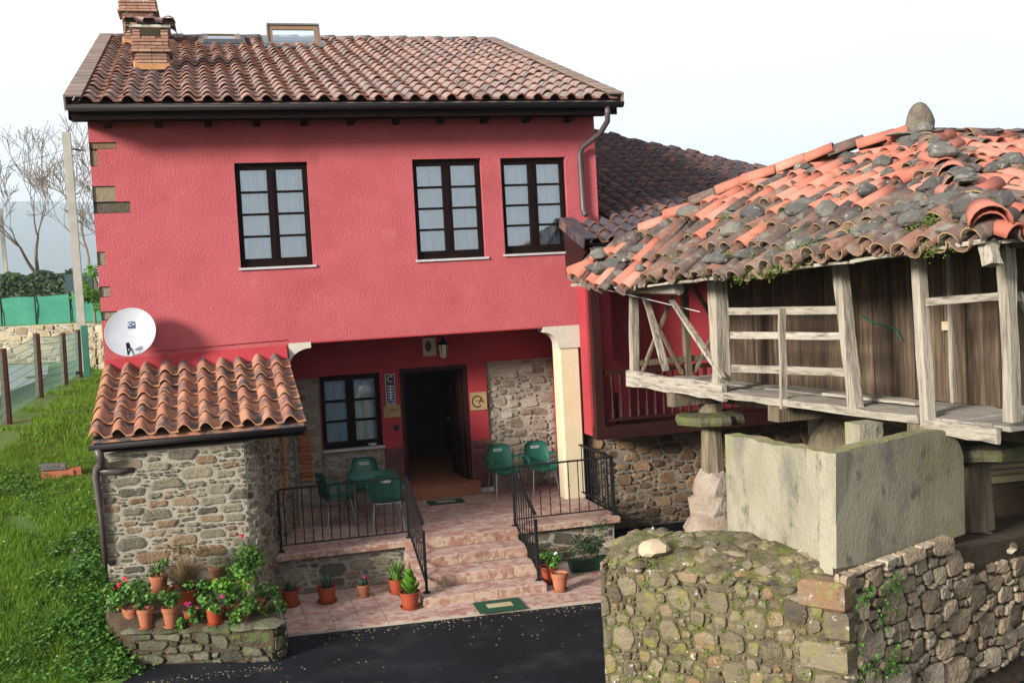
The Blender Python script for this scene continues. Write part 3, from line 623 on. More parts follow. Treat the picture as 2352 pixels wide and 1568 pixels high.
# skylights
def skylight(S, openh, lab):
    a, b = S[0], S[1]; w_ = b.x-a.x
    fl = MB(); M_ = frame((a.x, a.y, roofz(a.y)), (1, 0, 0), s_, n_)
    def loc(m): m.v = [tuple(M_ @ V(p)) for p in m.v]; return m
    o = loc(MB().box(-.12, w_+.12, -.18, 0, .05, .085).box(-.10, 0, 0, 1.1, .04, .11).box(w_, w_+.10, 0, 1.1, .04, .11).box(-.10, w_+.10, 1.1, 1.2, .04, .11)).build('skylight', flat('lead_flashing', (.16, .17, .19), .5, .3), roof)
    ang = openh; 
    Q = M_ @ Matrix.Translation((0, 1.08, .11)) @ Matrix.Rotation(ang, 4, 'X')     # sash hinged at its upper edge
    def loc2(m): m.v = [tuple(Q @ V(p)) for p in m.v]; return m
    fr = loc2(MB().box(0, w_, -1.08, -1.0, 0, .05).box(0, w_, -.08, 0, 0, .05).box(0, .08, -1.0, -.08, 0, .05).box(w_-.08, w_, -1.0, -.08, 0, .05)).build('sash', MATS.get('sash_wood') or mat('sash_wood', [(0, (.19, .11, .06)), (1, (.30, .18, .10))], 4, 5, 0, .6), roof)
    loc2(MB().box(.08, w_-.08, -1.0, -.08, .02, .032)).build('pane', glass, roof)
    loc2(MB().box(-.02, w_+.02, -1.10, -1.081, -.01, .07).box(-.02, -.001, -1.08, 0, -.01, .06).box(w_+.001, w_+.02, -1.08, 0, -.01, .06)).build('sash_cladding', MATS['lead_flashing'] if 'lead_flashing' in MATS else iron, roof)
    loc(MB().box(-.02, w_+.02, .02, 1.1, -.25, -.23)).build('skylight_well', dark_in, roof)
skylight(SK1, 0, 0)
# open skylight: centre-pivot sash standing nearly upright
def skylight_open(S):
    a, b = S[0], S[1]; w_ = b.x-a.x; z = roofz(a.y)
    M_ = frame((a.x, a.y, z), (1, 0, 0), s_, n_)
    def loc(m, Q=M_): m.v = [tuple(Q @ V(p)) for p in m.v]; return m
    loc(MB().box(-.14, w_+.14, -.18, 0, .05, .085).box(-.10, 0, 0, 1.1, .04, .11).box(w_, w_+.10, 0, 1.1, .04, .11).box(-.10, w_+.10, 1.1, 1.2, .04, .11)).build('skylight', MATS['lead_flashing'], roof)
    h = (ony(680, 52, a.y+.45).z-z-.16)
    Q = Matrix.Translation((a.x, a.y+.42, z+.14)) @ Matrix.Rotation(-.18, 4, 'X')
    fw2 = .085
    loc(MB().box(0, w_, -.025, .025, 0, fw2*.8).box(0, w_, -.025, .025, h-.12, h-.035).box(0, fw2, -.025, .025, fw2*.8, h-.12).box(w_-fw2, w_, -.025, .025, fw2*.8, h-.12), Q).build('sash', MATS['sash_wood'], roof)
    loc(MB().box(fw2, w_-fw2, -.006, .006, fw2*.8, h-.12), Q).build('pane', glass, roof)
    loc(MB().box(-.025, w_+.025, -.06, .05, h-.035, h).box(-.03, -.002, -.05, .05, .0, h-.035).box(w_+.002, w_+.03, -.05, .05, .0, h-.035), Q).build('sash_cladding', MATS['lead_flashing'], roof)
    loc(MB().box(-.02, w_+.02, .02, 1.1, -.25, -.23)).build('skylight_well', dark_in, roof)
skylight_open(SK2)
# chimneys
def brick_course(par, x0, x1, y0, y1, z, h, rng, skip=None, bw=.115):
    for (a, b, ax, fixed, nn) in ((x0, x1, 'x', y0, (0, -1)), (x0, x1, 'x', y1, (0, 1)), (y0, y1, 'y', x0, (-1, 0)), (y0, y1, 'y', x1, (1, 0))):
        n = max(1, round((b-a)/.20)); off = rng.choice((0, .5))
        e = sorted({a, b, *[a+(b-a)*(k+off)/n for k in range(n+1) if a+.03 < a+(b-a)*(k+off)/n < b-.03]})
        for p, q in zip(e, e[1:]):
            c = (p+q)/2
            if skip and skip(c, z, ax): continue
            d = .06; m = bevelbox(q-p-.008, d, h-.012, .004).mesh('brick', brick)
            if ax == 'x': M_ = Matrix.Translation((c, fixed+(d/2-.03+rng.uniform(-.004, .004))*(-nn[1])-nn[1]*.0, z+h/2))
            else: M_ = Matrix.Translation((fixed-nn[0]*(d/2-.03), c, z+h/2)) @ Matrix.Rotation(math.pi/2, 4, 'Z')
            put('brick', m, par, M_)
def chimney(x0, x1, y0, zb, collar, ztop, capz, seed, wide=.035, openings=True):
    rng = random.Random(seed); dpt = x1-x0; y1 = y0+dpt
    m = MB(); m.box(x0+.02, x1-.02, y0+.02, y1-.02, zb-.5, ztop-.002)
    for a in (x0-wide, x1+wide-.11):
        for b in (y0-wide, y1+wide-.11): m.box(a+.02, a+.09, b+.02, b+.09, ztop, capz)
    core = m.build('chimney', mortar, house)
    z = zb; h = .056
    while z < ztop-.03:
        wd = 0 if z < collar else wide
        if abs(z-collar) < h*.6: wd = wide+.025
        brick_course(core, x0-wd, x1+wd, y0-wd, y1+wd, z, h, rng); z += h
    while z < capz-.02:
        for a in (x0-wide, x1+wide-.11):
            for b in (y0-wide, y1+wide-.11): put('brick', bevelbox(.112, .112, h-.01, .004).mesh('brick', brick), core, Matrix.Translation((a+.055, b+.055, z+h/2)))
        z += h
    MB().box(x0-wide-.05, x1+wide+.05, y0-wide-.05, y1+wide+.05, capz+.004, capz+.045).build('cap_slab', concrete_trim, core)
    bm_ = barrel(.12, .10, .36).mesh('cap_tile', [tile_main, rim_main], True)
    for k in range(3):
        x = x0-.06+(x1-x0+.12)*k/2
        put('cap_tile', bm_, core, frame((x, y0-.15, capz+.05), (1, 0, 0), V((0, 1, .33)).normalized(), V((0, -.33, 1)).normalized()))
        put('cap_tile', bm_, core, frame((x, y1+.15, capz+.05), (-1, 0, 0), V((0, -1, .33)).normalized(), V((0, .33, 1)).normalized()))
    put('cap_tile', barrel(.12, .11, (x1-x0)+.3).mesh('cap_tile', [tile_main, rim_main], True), core, frame((x0-.15, (y0+y1)/2, capz+.125), (0, -1, 0), (1, 0, 0), (0, 0, 1)))
    MB().add([(x0-.05, y0-.1, roofz(y0-.1)+.07), (x1+.05, y0-.1, roofz(y0-.1)+.07), (x1+.02, y0+.015, roofz(y0)+.20), (x0-.02, y0+.015, roofz(y0)+.20), (x0-.09, y1+.05, roofz(y1)+.12), (x0-.01, y1, roofz(y1)+.22), (x1+.09, y1+.05, roofz(y1)+.12), (x1+.01, y1, roofz(y1)+.22)], [(0, 1, 2, 3), (4, 0, 3, 5), (1, 6, 7, 2)]).build('mortar_flashing', mat('flashing_mortar%d' % seed, [(0, (.30, .12, .05)), (1, (.46, .24, .11))], 6, 6, 0, .95, (40, .5, .01)), core)
cy = CH1[2]; chimney(CH1[0], CH1[1], cy, roofz(cy)+.1, ony(350, 122, cy).z, ony(350, 90, cy).z, ony(350, 66, cy).z, 5)
cy = CH2[2]; chimney(CH2[0], CH2[1], cy, roofz(cy)+.1, ony(320, 30, cy).z, ony(320, 4, cy).z, ony(320, -30, cy).z, 6, .05)
# ------------------------------------------------------------------ porch
YB = 18.45
PW = (1.735, 2.735, 1.60, 2.84)      # porch window
PD = (3.075, 4.265, .86, 2.875)      # door
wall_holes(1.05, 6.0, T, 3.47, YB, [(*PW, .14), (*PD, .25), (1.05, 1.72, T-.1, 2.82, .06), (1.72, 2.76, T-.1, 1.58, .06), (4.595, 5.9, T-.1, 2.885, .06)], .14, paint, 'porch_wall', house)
for q_ in ((1.0, 1.72, 2.82), (1.721, 2.76, 1.58), (4.595, 5.9, 2.885)): MB().box(q_[0], q_[1], YB+.055, YB+.1, T, q_[2]).build('porch_infill', mortar, house)
masonry(house, (1.05, YB+.055, T), (1, 0, 0), .665, 2.17, (0, -1, 0), .20, .11, st_porch, 21, proud=.03)
masonry(house, (1.73, YB+.055, T), (1, 0, 0), 1.02, .93, (0, -1, 0), .20, .11, st_porch, 22, proud=.03)
masonry(house, (4.60, YB+.055, T), (1, 0, 0), 1.29, 2.23, (0, -1, 0), .21, .13, st_porch, 23, proud=.025)
# brick dado beside the door
for x0, x1 in ((2.765, 3.07), (4.275, 4.59)):
    MB().box(x0, x1, YB-.02, YB-.001, T, 1.54).build('dado', mortar_d, house)
    for k in range(12):
        z = T+.01+.075*k; off = .0 if k % 2 else -.11
        e = [x0]+[x0+off+.22*i for i in range(1, 3) if x0+.03 < x0+off+.22*i < x1-.03]+[x1]
        for a, b in zip(e, e[1:]): put('brick', bevelbox(b-a-.008, .03, .066, .003).mesh('brick', dado), house, Matrix.Translation(((a+b)/2, YB-.022+R.uniform(-.002, .002), z+.035)))
for k in range(11):   # orange brick reveal left of the window
    put('brick', bevelbox(.20, .05, .062, .004).mesh('brick', oldbrick), house, Matrix.Translation((1.42+.03*(k % 2), YB+.02, 1.15+.072*k)))
pw = window('window', PW[0]+.004, PW[1]-.004, PW[2]+.004, PW[3]-.004, YB+.07, 3, house, fw_=.07, mid=.13, bar=.04, bot=.11)
MB().box(PW[0]-.02, PW[1]+.03, YB-.05, YB+.069, PW[2]-.035, PW[2]+.002).build('sill', marble, pw)
# door frame, open hallway
df = MB().box(PD[0], PD[0]+.075, YB+.02, YB+.16, PD[2], PD[3]).box(PD[1]-.075, PD[1], YB+.02, YB+.16, PD[2], PD[3]).box(PD[0]+.075, PD[1]-.075, YB+.02, YB+.16, PD[3]-.08, PD[3]).build('door_frame', brown2, house)
hx0, hx1 = PD[0]-.3, PD[1]+.3
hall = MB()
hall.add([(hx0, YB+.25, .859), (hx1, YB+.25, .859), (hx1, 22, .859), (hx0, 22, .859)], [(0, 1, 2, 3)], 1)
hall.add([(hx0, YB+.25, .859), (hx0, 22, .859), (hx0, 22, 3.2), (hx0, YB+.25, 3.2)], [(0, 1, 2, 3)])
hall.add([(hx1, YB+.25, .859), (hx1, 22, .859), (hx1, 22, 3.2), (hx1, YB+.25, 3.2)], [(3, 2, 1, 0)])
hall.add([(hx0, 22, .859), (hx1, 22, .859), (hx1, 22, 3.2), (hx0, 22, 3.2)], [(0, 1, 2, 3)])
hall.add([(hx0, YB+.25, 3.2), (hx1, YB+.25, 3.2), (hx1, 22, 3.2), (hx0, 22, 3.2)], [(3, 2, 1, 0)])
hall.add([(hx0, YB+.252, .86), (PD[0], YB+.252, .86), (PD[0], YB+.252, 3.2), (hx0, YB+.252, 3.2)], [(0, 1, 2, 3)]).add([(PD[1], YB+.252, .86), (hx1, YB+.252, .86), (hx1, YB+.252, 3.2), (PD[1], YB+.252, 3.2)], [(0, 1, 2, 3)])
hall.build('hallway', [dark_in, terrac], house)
lf = MB().box(PD[1]-.075-.05, PD[1]-.078, YB+.17, YB+1.08, .875, PD[3]-.09)
for z in (1.0, 1.6, 2.2): lf.box(PD[1]-.075-.065, PD[1]-.075-.051, YB+.30, YB+.95, z, z+.45)
dl = lf.build('door', brown2, house)
MB().tube([(PD[1]-.15, YB+.98, 1.85), (PD[1]-.19, YB+.98, 1.85), (PD[1]-.19, YB+.86, 1.85)], .01, 6).build('handle', steel, dl)
# stair handrails inside the hall
for dz in (0, .42): MB().tube([(3.75, 20.6, 1.55+dz), (4.15, 21.4, 1.95+dz)], .008, 5).build('hall_rail', gutterm, house)
# threshold step
ths = MB().box(3.0, 4.34, 18.22, YB-.001, T+.002, .846).build('threshold', grout, house)
for k in range(4):
    put('threshold_tile', bevelbox(.33, .014, .19, .002).mesh('threshold_tile', terrac), ths, Matrix.Translation((3.0+.1675+.335*k, 18.217, .745)))
MB().box(2.985, 4.355, 18.195, YB+.25, .846, .868).build('threshold_tread', terrac, ths)
MB().box(2.74, 2.985, YB-.06, YB-.002, T+.002, T+.075).box(4.36, 4.62, YB-.06, YB-.002, T+.002, T+.075).build('skirting', white, house)
# column, corbels, side wall of the porch
colm = MB(); ch = .035
def oct_(x0, x1, y0, y1, c): return [(x0+c, y0), (x1-c, y0), (x1, y0+c), (x1, y1-c), (x1-c, y1), (x0+c, y1), (x0, y1-c), (x0, y0+c)]
colm.prism(oct_(5.47, 5.84, 17.01, 17.36, ch), T+.002, 3.12)
colm.build('column', cream, house)
def corbel(xa, xb, sgn, name):
    n = 8; pr = [(xa, 3.488), (xb, 3.488), (xb, 3.40)]
    for k in range(n+1):
        t = math.pi/2*k/n; pr.append((xb+(xa-xb)*(math.sin(t)), 3.40-.26*(1-math.cos(t))))
    m = MB(); q = len(pr); vs = [(x, 16.985, z) for x, z in pr]+[(x, 17.30, z) for x, z in pr]
    m.add(vs, [tuple(range(q)), tuple(reversed(range(q, 2*q)))]+[(i, q+i, q+(i+1) % q, (i+1) % q) for i in range(q)])
    return m.build(name, concrete_trim, house)
corbel(5.47, 5.22, -1, 'corbel'); corbel(1.165, 1.50, 1, 'corbel')
MB().box(5.472, 5.838, 16.985, 17.34, 3.122, 3.488).build('capital', concrete_trim, house)
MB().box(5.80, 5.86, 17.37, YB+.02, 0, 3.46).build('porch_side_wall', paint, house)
MB().box(1.0, 1.16, 17.05, YB+.02, 0, 3.46).build('porch_side_wall', mortar_d, house)
masonry(house, (1.0, 17.05, T), (1, 0, 0), .16, 2.6, (0, -1, 0), .15, .11, st_porch, 24, proud=.02)
MB().add([(X0+.0, YF-.001, 3.42), (1.13, YF-.001, 3.47), (1.13, YF-.17, 3.27), (X0+.0, YF-.17, 3.22)], [(3, 2, 1, 0)]).build('roof_flashing', paint, house)
# fin beside the balcony
MB().box(5.842, 6.26, 16.62, 16.998, 1.70, 4.95).build('wall_fin', paint, house)
# ------------------------------------------------------------------ lean-to
shed = thing('lean_to', (-.3, 15.6, 0), 'small stone lean-to with orange clay tile roof beside the porch', 'shed')
AY = 14.48; AL, AR = -1.40, .46; AT = 2.36
plan = [(AL, AY), (AR-.12, AY-.02), (AR+.02, AY+.06), (AR+.10, AY+.25), (.78, 15.7), (1.05, 16.98), (AL, 16.98)]
MB().prism(plan, 0, [AT, AT, AT+.02, AT+.06, 2.70, 3.02, 3.02]).build('wall', mortar, shed)
masonry(shed, (AL, AY, .25), (1, -.0115, 0), AR-.12-AL, AT-.26, (0, -1, 0), .27, .105, st_annex, 31, gap=.015, proud=.014, rings=2, jit=.7)
def seg(a, b, z0, z1, seed, m_=st_annex, cw=.19, chh=.10, par=shed, proud=.018, gap=.015):
    a, b = V((a[0], a[1], 0)), V((b[0], b[1], 0)); u = (b-a); ln = u.length; u.normalize(); n = V((u.y, -u.x, 0))
    masonry(par, (a.x, a.y, z0), u, ln, z1-z0, n, cw, chh, m_, seed, gap=gap, proud=proud)
seg(plan[1], plan[2], .25, AT, 32, cw=.16); seg(plan[2], plan[3], .25, AT, 33, cw=.18); seg(plan[3], plan[4], .03, AT+.1, 34); seg(plan[4], plan[5], .66, 2.65, 35)
seg((AL, 16.98), (AL, AY), 1.0, 2.3, 36)
for k in range(13): put('brick', bevelbox(.11, .05, .062, .004).mesh('brick', oldbrick), shed, Matrix.Translation((.93+.012*(k % 2), 16.28-.02*(k % 2), 1.35+.075*k)) @ Matrix.Rotation(1.3, 4, 'Z'))
PA = math.radians(15.5); sA = V((0, math.cos(PA), math.sin(PA))); nA = V((0, -math.sin(PA), math.cos(PA)))
EA = V((-1.50, 14.36, 2.545))
def rz_(y): return EA.z+(y-EA.y)*math.tan(PA)
ra = MB().add([(-1.47, 14.40, rz_(14.40)-.005), (1.12, 14.40, rz_(14.40)-.005), (1.12, 16.99, rz_(16.99)-.005), (-1.47, 16.99, rz_(16.99)-.005), (-1.47, 14.40, rz_(14.40)-.09), (1.12, 14.40, rz_(14.40)-.09), (1.12, 16.99, rz_(16.99)-.09), (-1.47, 16.99, rz_(16.99)-.09)], [(0, 1, 2, 3), (7, 6, 5, 4), (0, 4, 5, 1), (1, 5, 6, 2), (2, 6, 7, 3), (3, 7, 4, 0)]).build('roof', [tile_annex], shed)
tile_roof(ra, EA, (1, 0, 0), sA, nA, 10, 6, .262, .435, .53, .092, [tile_annex, rim_annex], lambda a, b: True, 299, 8, jit=.006)
gutter((-1.50, 14.30, 2.50), (1.14, 14.30, 2.52), .06, 'gutter', shed)
MB().box(-1.45, 1.12, 14.372, 14.399, 2.40, 2.515).build('fascia', brown, shed)
MB().tube([(-1.40, 14.30, 2.46), (-1.37, 14.32, 2.33), (-1.38, 14.40, 2.25), (-1.44, 14.44, 2.19), (-1.455, 14.44, 2.08), (-1.43, 14.43, 1.6), (-1.415, 14.43, 1.0)], [.05, .05, .05, .05, .05, .036, .036], 10).build('downpipe', MATS['pipe_grey'], shed, smooth=True)
MB().tube([(-1.43, 14.45, 2.17), (-1.2, 14.46, 2.13), (-1.0, 14.5, 2.14)], .045, 8).build('drain_pipe', MATS['pipe_grey'], shed, smooth=True)
# ------------------------------------------------------------------ balcony wing
wing = thing('balcony_wing', (8.5, 17, 0), 'red side wing with tiled roof and brown wooden balcony over stone ground floor', 'house')
PWG = math.radians(19); sW = V((0, math.cos(PWG), math.sin(PWG))); nW = V((0, -math.sin(PWG), math.cos(PWG)))
WE = V((5.74, 15.95, 4.745))
def wz(y): return WE.z+(y-WE.y)*math.tan(PWG)
def onwing(x, y):
    d = ray(x, y); nn = V((0, -math.tan(PWG), 1)); return CAM+d*((WE-CAM).dot(nn)/d.dot(nn))
h0, h1 = onwing(1372, 306), onwing(1752, 388)
hs = (h1-h0); 
def hipy(x): return h0.y+(x-h0.x)*hs.y/hs.x
hx_end = h0.x+(WE.y-h0.y)*hs.x/hs.y
lf_y = hipy(6.28)
def wp(x, y): return (x, y, wz(y)-.01)
wr = MB()
wr.add([wp(5.70, WE.y+.04), wp(hx_end, WE.y+.04), wp(h0.x, h0.y), wp(6.28, h0.y), wp(6.28, 17.0), wp(5.70, 17.0)], [(0, 1, 2, 3, 4, 5)])
wr.add([wp(hx_end, WE.y+.04), (hx_end+1.5, h0.y+3, wz(h0.y)-2.2), wp(h0.x, h0.y)], [(0, 1, 2)])
wroof = wr.build('roof', tile_wing, wing)
def ins_w(u_, s__):
    x, y = WE.x+u_+.13, WE.y+s__*math.cos(PWG)+.2
    if y > 17.0 and x < 6.42: return False
    return y < hipy(x)-.05 and y < h0.y
print('wing tiles', tile_roof(wroof, WE, (1, 0, 0), sW, nW, 26, 24, .262, .40, .49, .085, [tile_wing, rim_wing], ins_w, 299, 9))
hd = (h1-h0).normalized(); sd_ = hd.cross(V((0, 0, 1))).normalized()
rb = barrel(.12, .105, .46).mesh('hip_tile', [tile_wing, rim_wing], True)
q = h0+hd*(-1.2)
for k in range(18): put('hip_tile', rb, wroof, frame(h0+hd*(6.6-.40*k)+V((0, 0, .03+.012*(k % 2))), sd_, -hd, sd_.cross(-hd)))
vt2 = MB().box(-.10, .12, 0, .42, .045, .07).box(-.10, -.075, 0, .42, -.10, .045).mesh('verge_tile', tile_wing)
for j in range(3): put('verge_tile', vt2, wroof, frame(V((5.70, WE.y-.02, WE.z))+sW*(j*.38)+nW*(.045+.002*j), (1, 0, 0), sW, nW))
MB().add([(5.66, WE.y+.06, wz(WE.y)-.12), (5.66, 16.998, wz(16.998)-.05), (5.66, 16.998, 4.32), (5.66, 16.55, 4.32), (5.70, WE.y+.06, wz(WE.y)-.12), (5.70, 16.998, wz(16.998)-.05), (5.70, 16.998, 4.32), (5.70, 16.55, 4.32)], [(0, 1, 2, 3), (7, 6, 5, 4), (0, 3, 7, 4), (3, 2, 6, 7), (0, 4, 5, 1), (1, 5, 6, 2)]).build('verge_board', brown2, wing)
gutter((5.72, 15.90, 4.70), (11.5, 15.90, 4.70), .07, 'gutter', wing)
BY = 16.45
MB().box(5.72, 13, BY-.02, BY+.12, 4.40, 4.58).build('head_beam', brown2, wing)
MB().box(5.72, 13, 16.05, 17.55, 4.585, 4.615).build('soffit', brown, wing)
for x in (5.93, 9.4, 12.6): MB().box(x-.07, x+.07, BY-.03, BY+.11, 1.72, 4.40).build('post', brown2, wing)
MB().box(5.845, 13, BY-.06, BY+.14, 1.66, 1.86).build('floor_beam', brown2, wing)
MB().box(6.0, 13, BY+.15, 17.5, 1.74, 1.85).build('balcony_floor', brown2, wing)
MB().box(6.28, 13, 17.501, 17.6, 1.60, 5.2).build('back_wall', paint, wing)
MB().box(6.02, 9.3, BY, BY+.07, 2.68, 2.75).build('hand_rail', brown2, wing); MB().box(6.02, 9.3, BY+.01, BY+.06, 1.93, 1.98).build('foot_rail', brown2, wing)
bal = MB().lathe([(.032, 0), (.032, .10), (.022, .12), (.034, .16), (.03, .22), (.018, .28), (.017, .44), (.022, .48), (.032, .50), (.022, .53), (.036, .60), (.036, .70)], n=8).mesh('baluster', brown2, True)
for k in range(22): put('baluster', bal, wing, Matrix.Translation((6.17+.148*k, BY+.035, 1.98)))
MB().box(6.08, 6.36, 16.75, 17.05, 1.86, 2.35).build('balcony_chest', iron, wing)
MB().box(5.98, 13, 17.2, 17.5, 0, 1.73).build('ground_floor_wall', mortar_d, wing)
masonry(wing, (5.98, 17.2, .02), (1, 0, 0), 3.4, 1.70, (0, -1, 0), .23, .14, st_brown, 41, gap=.022, proud=.03)
masonry(wing, (9.4, 17.2, .02), (1, 0, 0), 3.5, 1.70, (0, -1, 0), .34, .18, st_brown, 42, gap=.022, proud=.03)
# ------------------------------------------------------------------ railings
def baluster_run(par, a, b, z0a, z0b, z1a, z1b, n, rad=.007):
    a, b = V((*a, 0)), V((*b, 0))
    for k in range(n):
        t = (k+.5)/n; p = a.lerp(b, t); MB().tube([(p.x, p.y, z0a+(z0b-z0a)*t), (p.x, p.y, z1a+(z1b-z1a)*t)], rad, 6).build('baluster', iron, par)
        kn = z0a+(z0b-z0a)*t+.40
        if rad > .0075 and k % 2: MB().lathe([(.008, 0), (.014, .012), (.014, .022), (.008, .034)], (p.x, p.y, kn), 8).build('baluster_collar', iron, par)
def railing(label, loc, segs, posts, group=None):
    t = thing('railing', loc, label, 'railing', group)
    for (a, b, zb, zt, n) in segs:
        a3, b3 = V(a), V(b)
        for dz, wd, ht in ((zt, .045, .022), (zb, .028, .016)):
            MB().beam(a3+V((0, 0, dz)), b3+V((0, 0, dz)), wd, ht).build('handrail' if dz == zt else 'bottom_rail', iron, t)
        baluster_run(t, a3[:2], b3[:2], a3.z+zb, b3.z+zb, a3.z+zt, b3.z+zt, n, .008)
    for (x, y, z0, z1) in posts:
        MB().beam((x, y, z0), (x, y, z1), .034, .034, (0, 1, 0)).build('post', iron, t)
        MB().lathe([(.0, .012), (.05, .012), (.05, 0), (0, 0)], (x, y, z0), 12).build('base_plate', iron, t)
    return t
railing('black iron railing in front of the green table and chairs', (1.7, 15.5, T), [((.80, 15.56, T), (2.58, 15.56, T), .09, .88, 14)], [(2.60, 15.56, T, T+.90), (.79, 15.56, T, T+.88)])
railing('black iron stair handrail ending by the leafy pot', (2.62, 14.9, .16), [((2.60, 15.53, T), (2.59, 14.36, .20), .10, .88, 9)], [(2.585, 14.30, .162, 1.0)])
railing('black iron stair handrail ending by the empty terracotta pot', (4.15, 14.9, .16), [((4.17, 15.52, T), (4.13, 14.26, .18), .10, .88, 9)], [(4.125, 14.22, .162, 1.0)])
railing('black iron railing with return in front of the cream column', (5.0, 15.5, T), [((4.22, 15.53, T), (5.73, 15.53, T), .10, .88, 10), ((5.75, 15.55, T), (5.75, 17.0, T), .10, .88, 11)], [(4.19, 15.54, T, T+.90), (5.75, 15.53, T, T+.90)])
# ------------------------------------------------------------------ chairs and table
def chair_proto():
    t = thing('chair', (0, 0, 0), '', 'chair')
    # shell: profile from front lip over seat and up the back (y forward is -y)
    prof = [(-.23, .40), (-.215, .435), (-.15, .445), (0, .43), (.12, .425), (.175, .445), (.205, .50), (.225, .60), (.25, .74), (.262, .82), (.27, .85)]
    wid = [.20, .225, .235, .24, .24, .24, .235, .23, .215, .19, .14]
    m = MB(); n = 10; vs = []
    for (y, z), wv in zip(prof, wid):
        for i in range(n+1):
            q = -1+2*i/n; e = abs(q)**3
            back = z > .47
            vs.append((q*wv, y-(.05*e if back else 0), z+(.035*e if not back else 0)))
    k = n+1; r = len(prof)
    fs = [(j*k+i, j*k+i+1, (j+1)*k+i+1, (j+1)*k+i) for j in range(r-1) for i in range(n)]
    m.add(vs, fs); m.add([(x, y+.012 if z > .47 else y, z-.012 if z <= .47 else z) for x, y, z in vs], [tuple(reversed(f)) for f in fs])
    bd = [i for i in range(k)]+[j*k+n for j in range(1, r)]+[(r-1)*k+i for i in range(n-1, -1, -1)]+[j*k for j in range(r-2, 0, -1)]
    o = len(vs); m.f += [(bd[i], bd[(i+1) % len(bd)], o+bd[(i+1) % len(bd)], o+bd[i]) for i in range(len(bd))]; m.m += [0]*len(bd)
    m.build('seat_shell', green_pl, t, local=True, smooth=True)
    for s in (-1, 1):
        pts = [(s*.225, .20, .60), (s*.265, .12, .655), (s*.275, -.02, .655), (s*.27, -.13, .64), (s*.258, -.175, .58), (s*.235, -.17, .47)]
        a = MB()
        for p, q in zip(pts, pts[1:]): a.beam(p, q, .05, .016, (s, 0, .6) if abs(p[2]-q[2]) > .05 else (0, 0, 1))
        a.build('armrest', green_pl, t, local=True)
    for sx in (-1, 1):
        MB().tube([(sx*.19, -.17, .43), (sx*.235, -.235, 0)], .012, 7).build('leg', steel, t, local=True)
        MB().tube([(sx*.19, .15, .42), (sx*.235, .24, 0)], .012, 7).build('leg', steel, t, local=True)
    MB().tube([(-.19, -.17, .415), (.19, -.17, .415)], .009, 6).tube([(-.19, .15, .41), (.19, .15, .41)], .009, 6).build('seat_frame', steel, t, local=True)
    lb = MB().add([(-.075, .2425, .735), (.075, .2425, .735), (.075, .2485, .775), (-.075, .2485, .775)], [(0, 1, 2, 3)]).build('backrest_print', white, t, local=True)
    for a_, b_ in ((-.06, -.035), (-.03, 0), (.006, .03), (.036, .06)):
        MB().add([(a_, .2425, .748), (b_, .2425, .748), (b_, .2450, .764), (a_, .2450, .764)], [(0, 1, 2, 3)]).build('print_letter', navy, lb, local=True)
    MB().add([(.075, .265, .735), (-.075, .265, .735), (-.075, .271, .775), (.075, .271, .775)], [(0, 1, 2, 3)]).build('backrest_print', white, t, local=True)
    return t
def copy_tree(o, parent=None):
    c = o.copy(); COL.objects.link(c); c.parent = parent
    for ch_ in list(o.children): copy_tree(ch_, c)
    return c
ch0 = chair_proto()
spots = [((4.66, 17.85, T), .10, 'green plastic armchair against porch stones, next to the door'), ((5.30, 17.80, T), .06, 'green plastic armchair against porch stones, next to the cream column'),
         ((2.30, 17.75, T), -.12, 'green plastic armchair behind the table under the porch window'), ((2.42, 16.32, T), math.pi-.12, 'green plastic armchair with its back to the steps side of the iron railing'), ((1.72, 16.95, T), math.pi/2+.25, 'green plastic armchair beside the table, next to the lean-to wall')]
for k, (p, rz, lab) in enumerate(spots):
    c = ch0 if k == 0 else copy_tree(ch0)
    c.location = p; c.rotation_euler = (0, 0, rz); c['label'] = lab; c['group'] = 'green terrace chairs'
tb = thing('table', (2.34, 17.0, T), 'square green plastic table with grey metal legs on terrace', 'table', rz=-.08)
MB().prism(oct_(-.36, .36, -.36, .36, .04), .70, .725).prism(oct_(-.345, .345, -.345, .345, .04), .655, .698).build('tabletop', green_pl, tb, local=True)
for sx in (-1, 1):
    for sy in (-1, 1): MB().tube([(sx*.30, sy*.30, .66), (sx*.33, sy*.33, 0)], .016, 8).build('leg', steel, tb, local=True)
# ------------------------------------------------------------------ mats
def doormat(cx, cy, z, wx, wy, rz, lab):
    t = thing('doormat', (cx, cy, z), lab, 'doormat', rz=rz)
    MB().prism(oct_(-wx/2, wx/2, -wy/2, wy/2, .01), 0.001, .014).build('pile', mat_green, t, local=True)
    MB().prism(oct_(-wx*.27, wx*.27, -wy*.17, wy*.17, .004), .0145, .018).build('print', beige, t, local=True)
doormat(3.42, 13.68, .042, .62, .50, -.04, 'green doormat with beige panel at the foot of the steps, partly on asphalt')
doormat(3.63, 17.84, T+.002, .60, .36, -.05, 'green doormat with beige panel in front of the door')
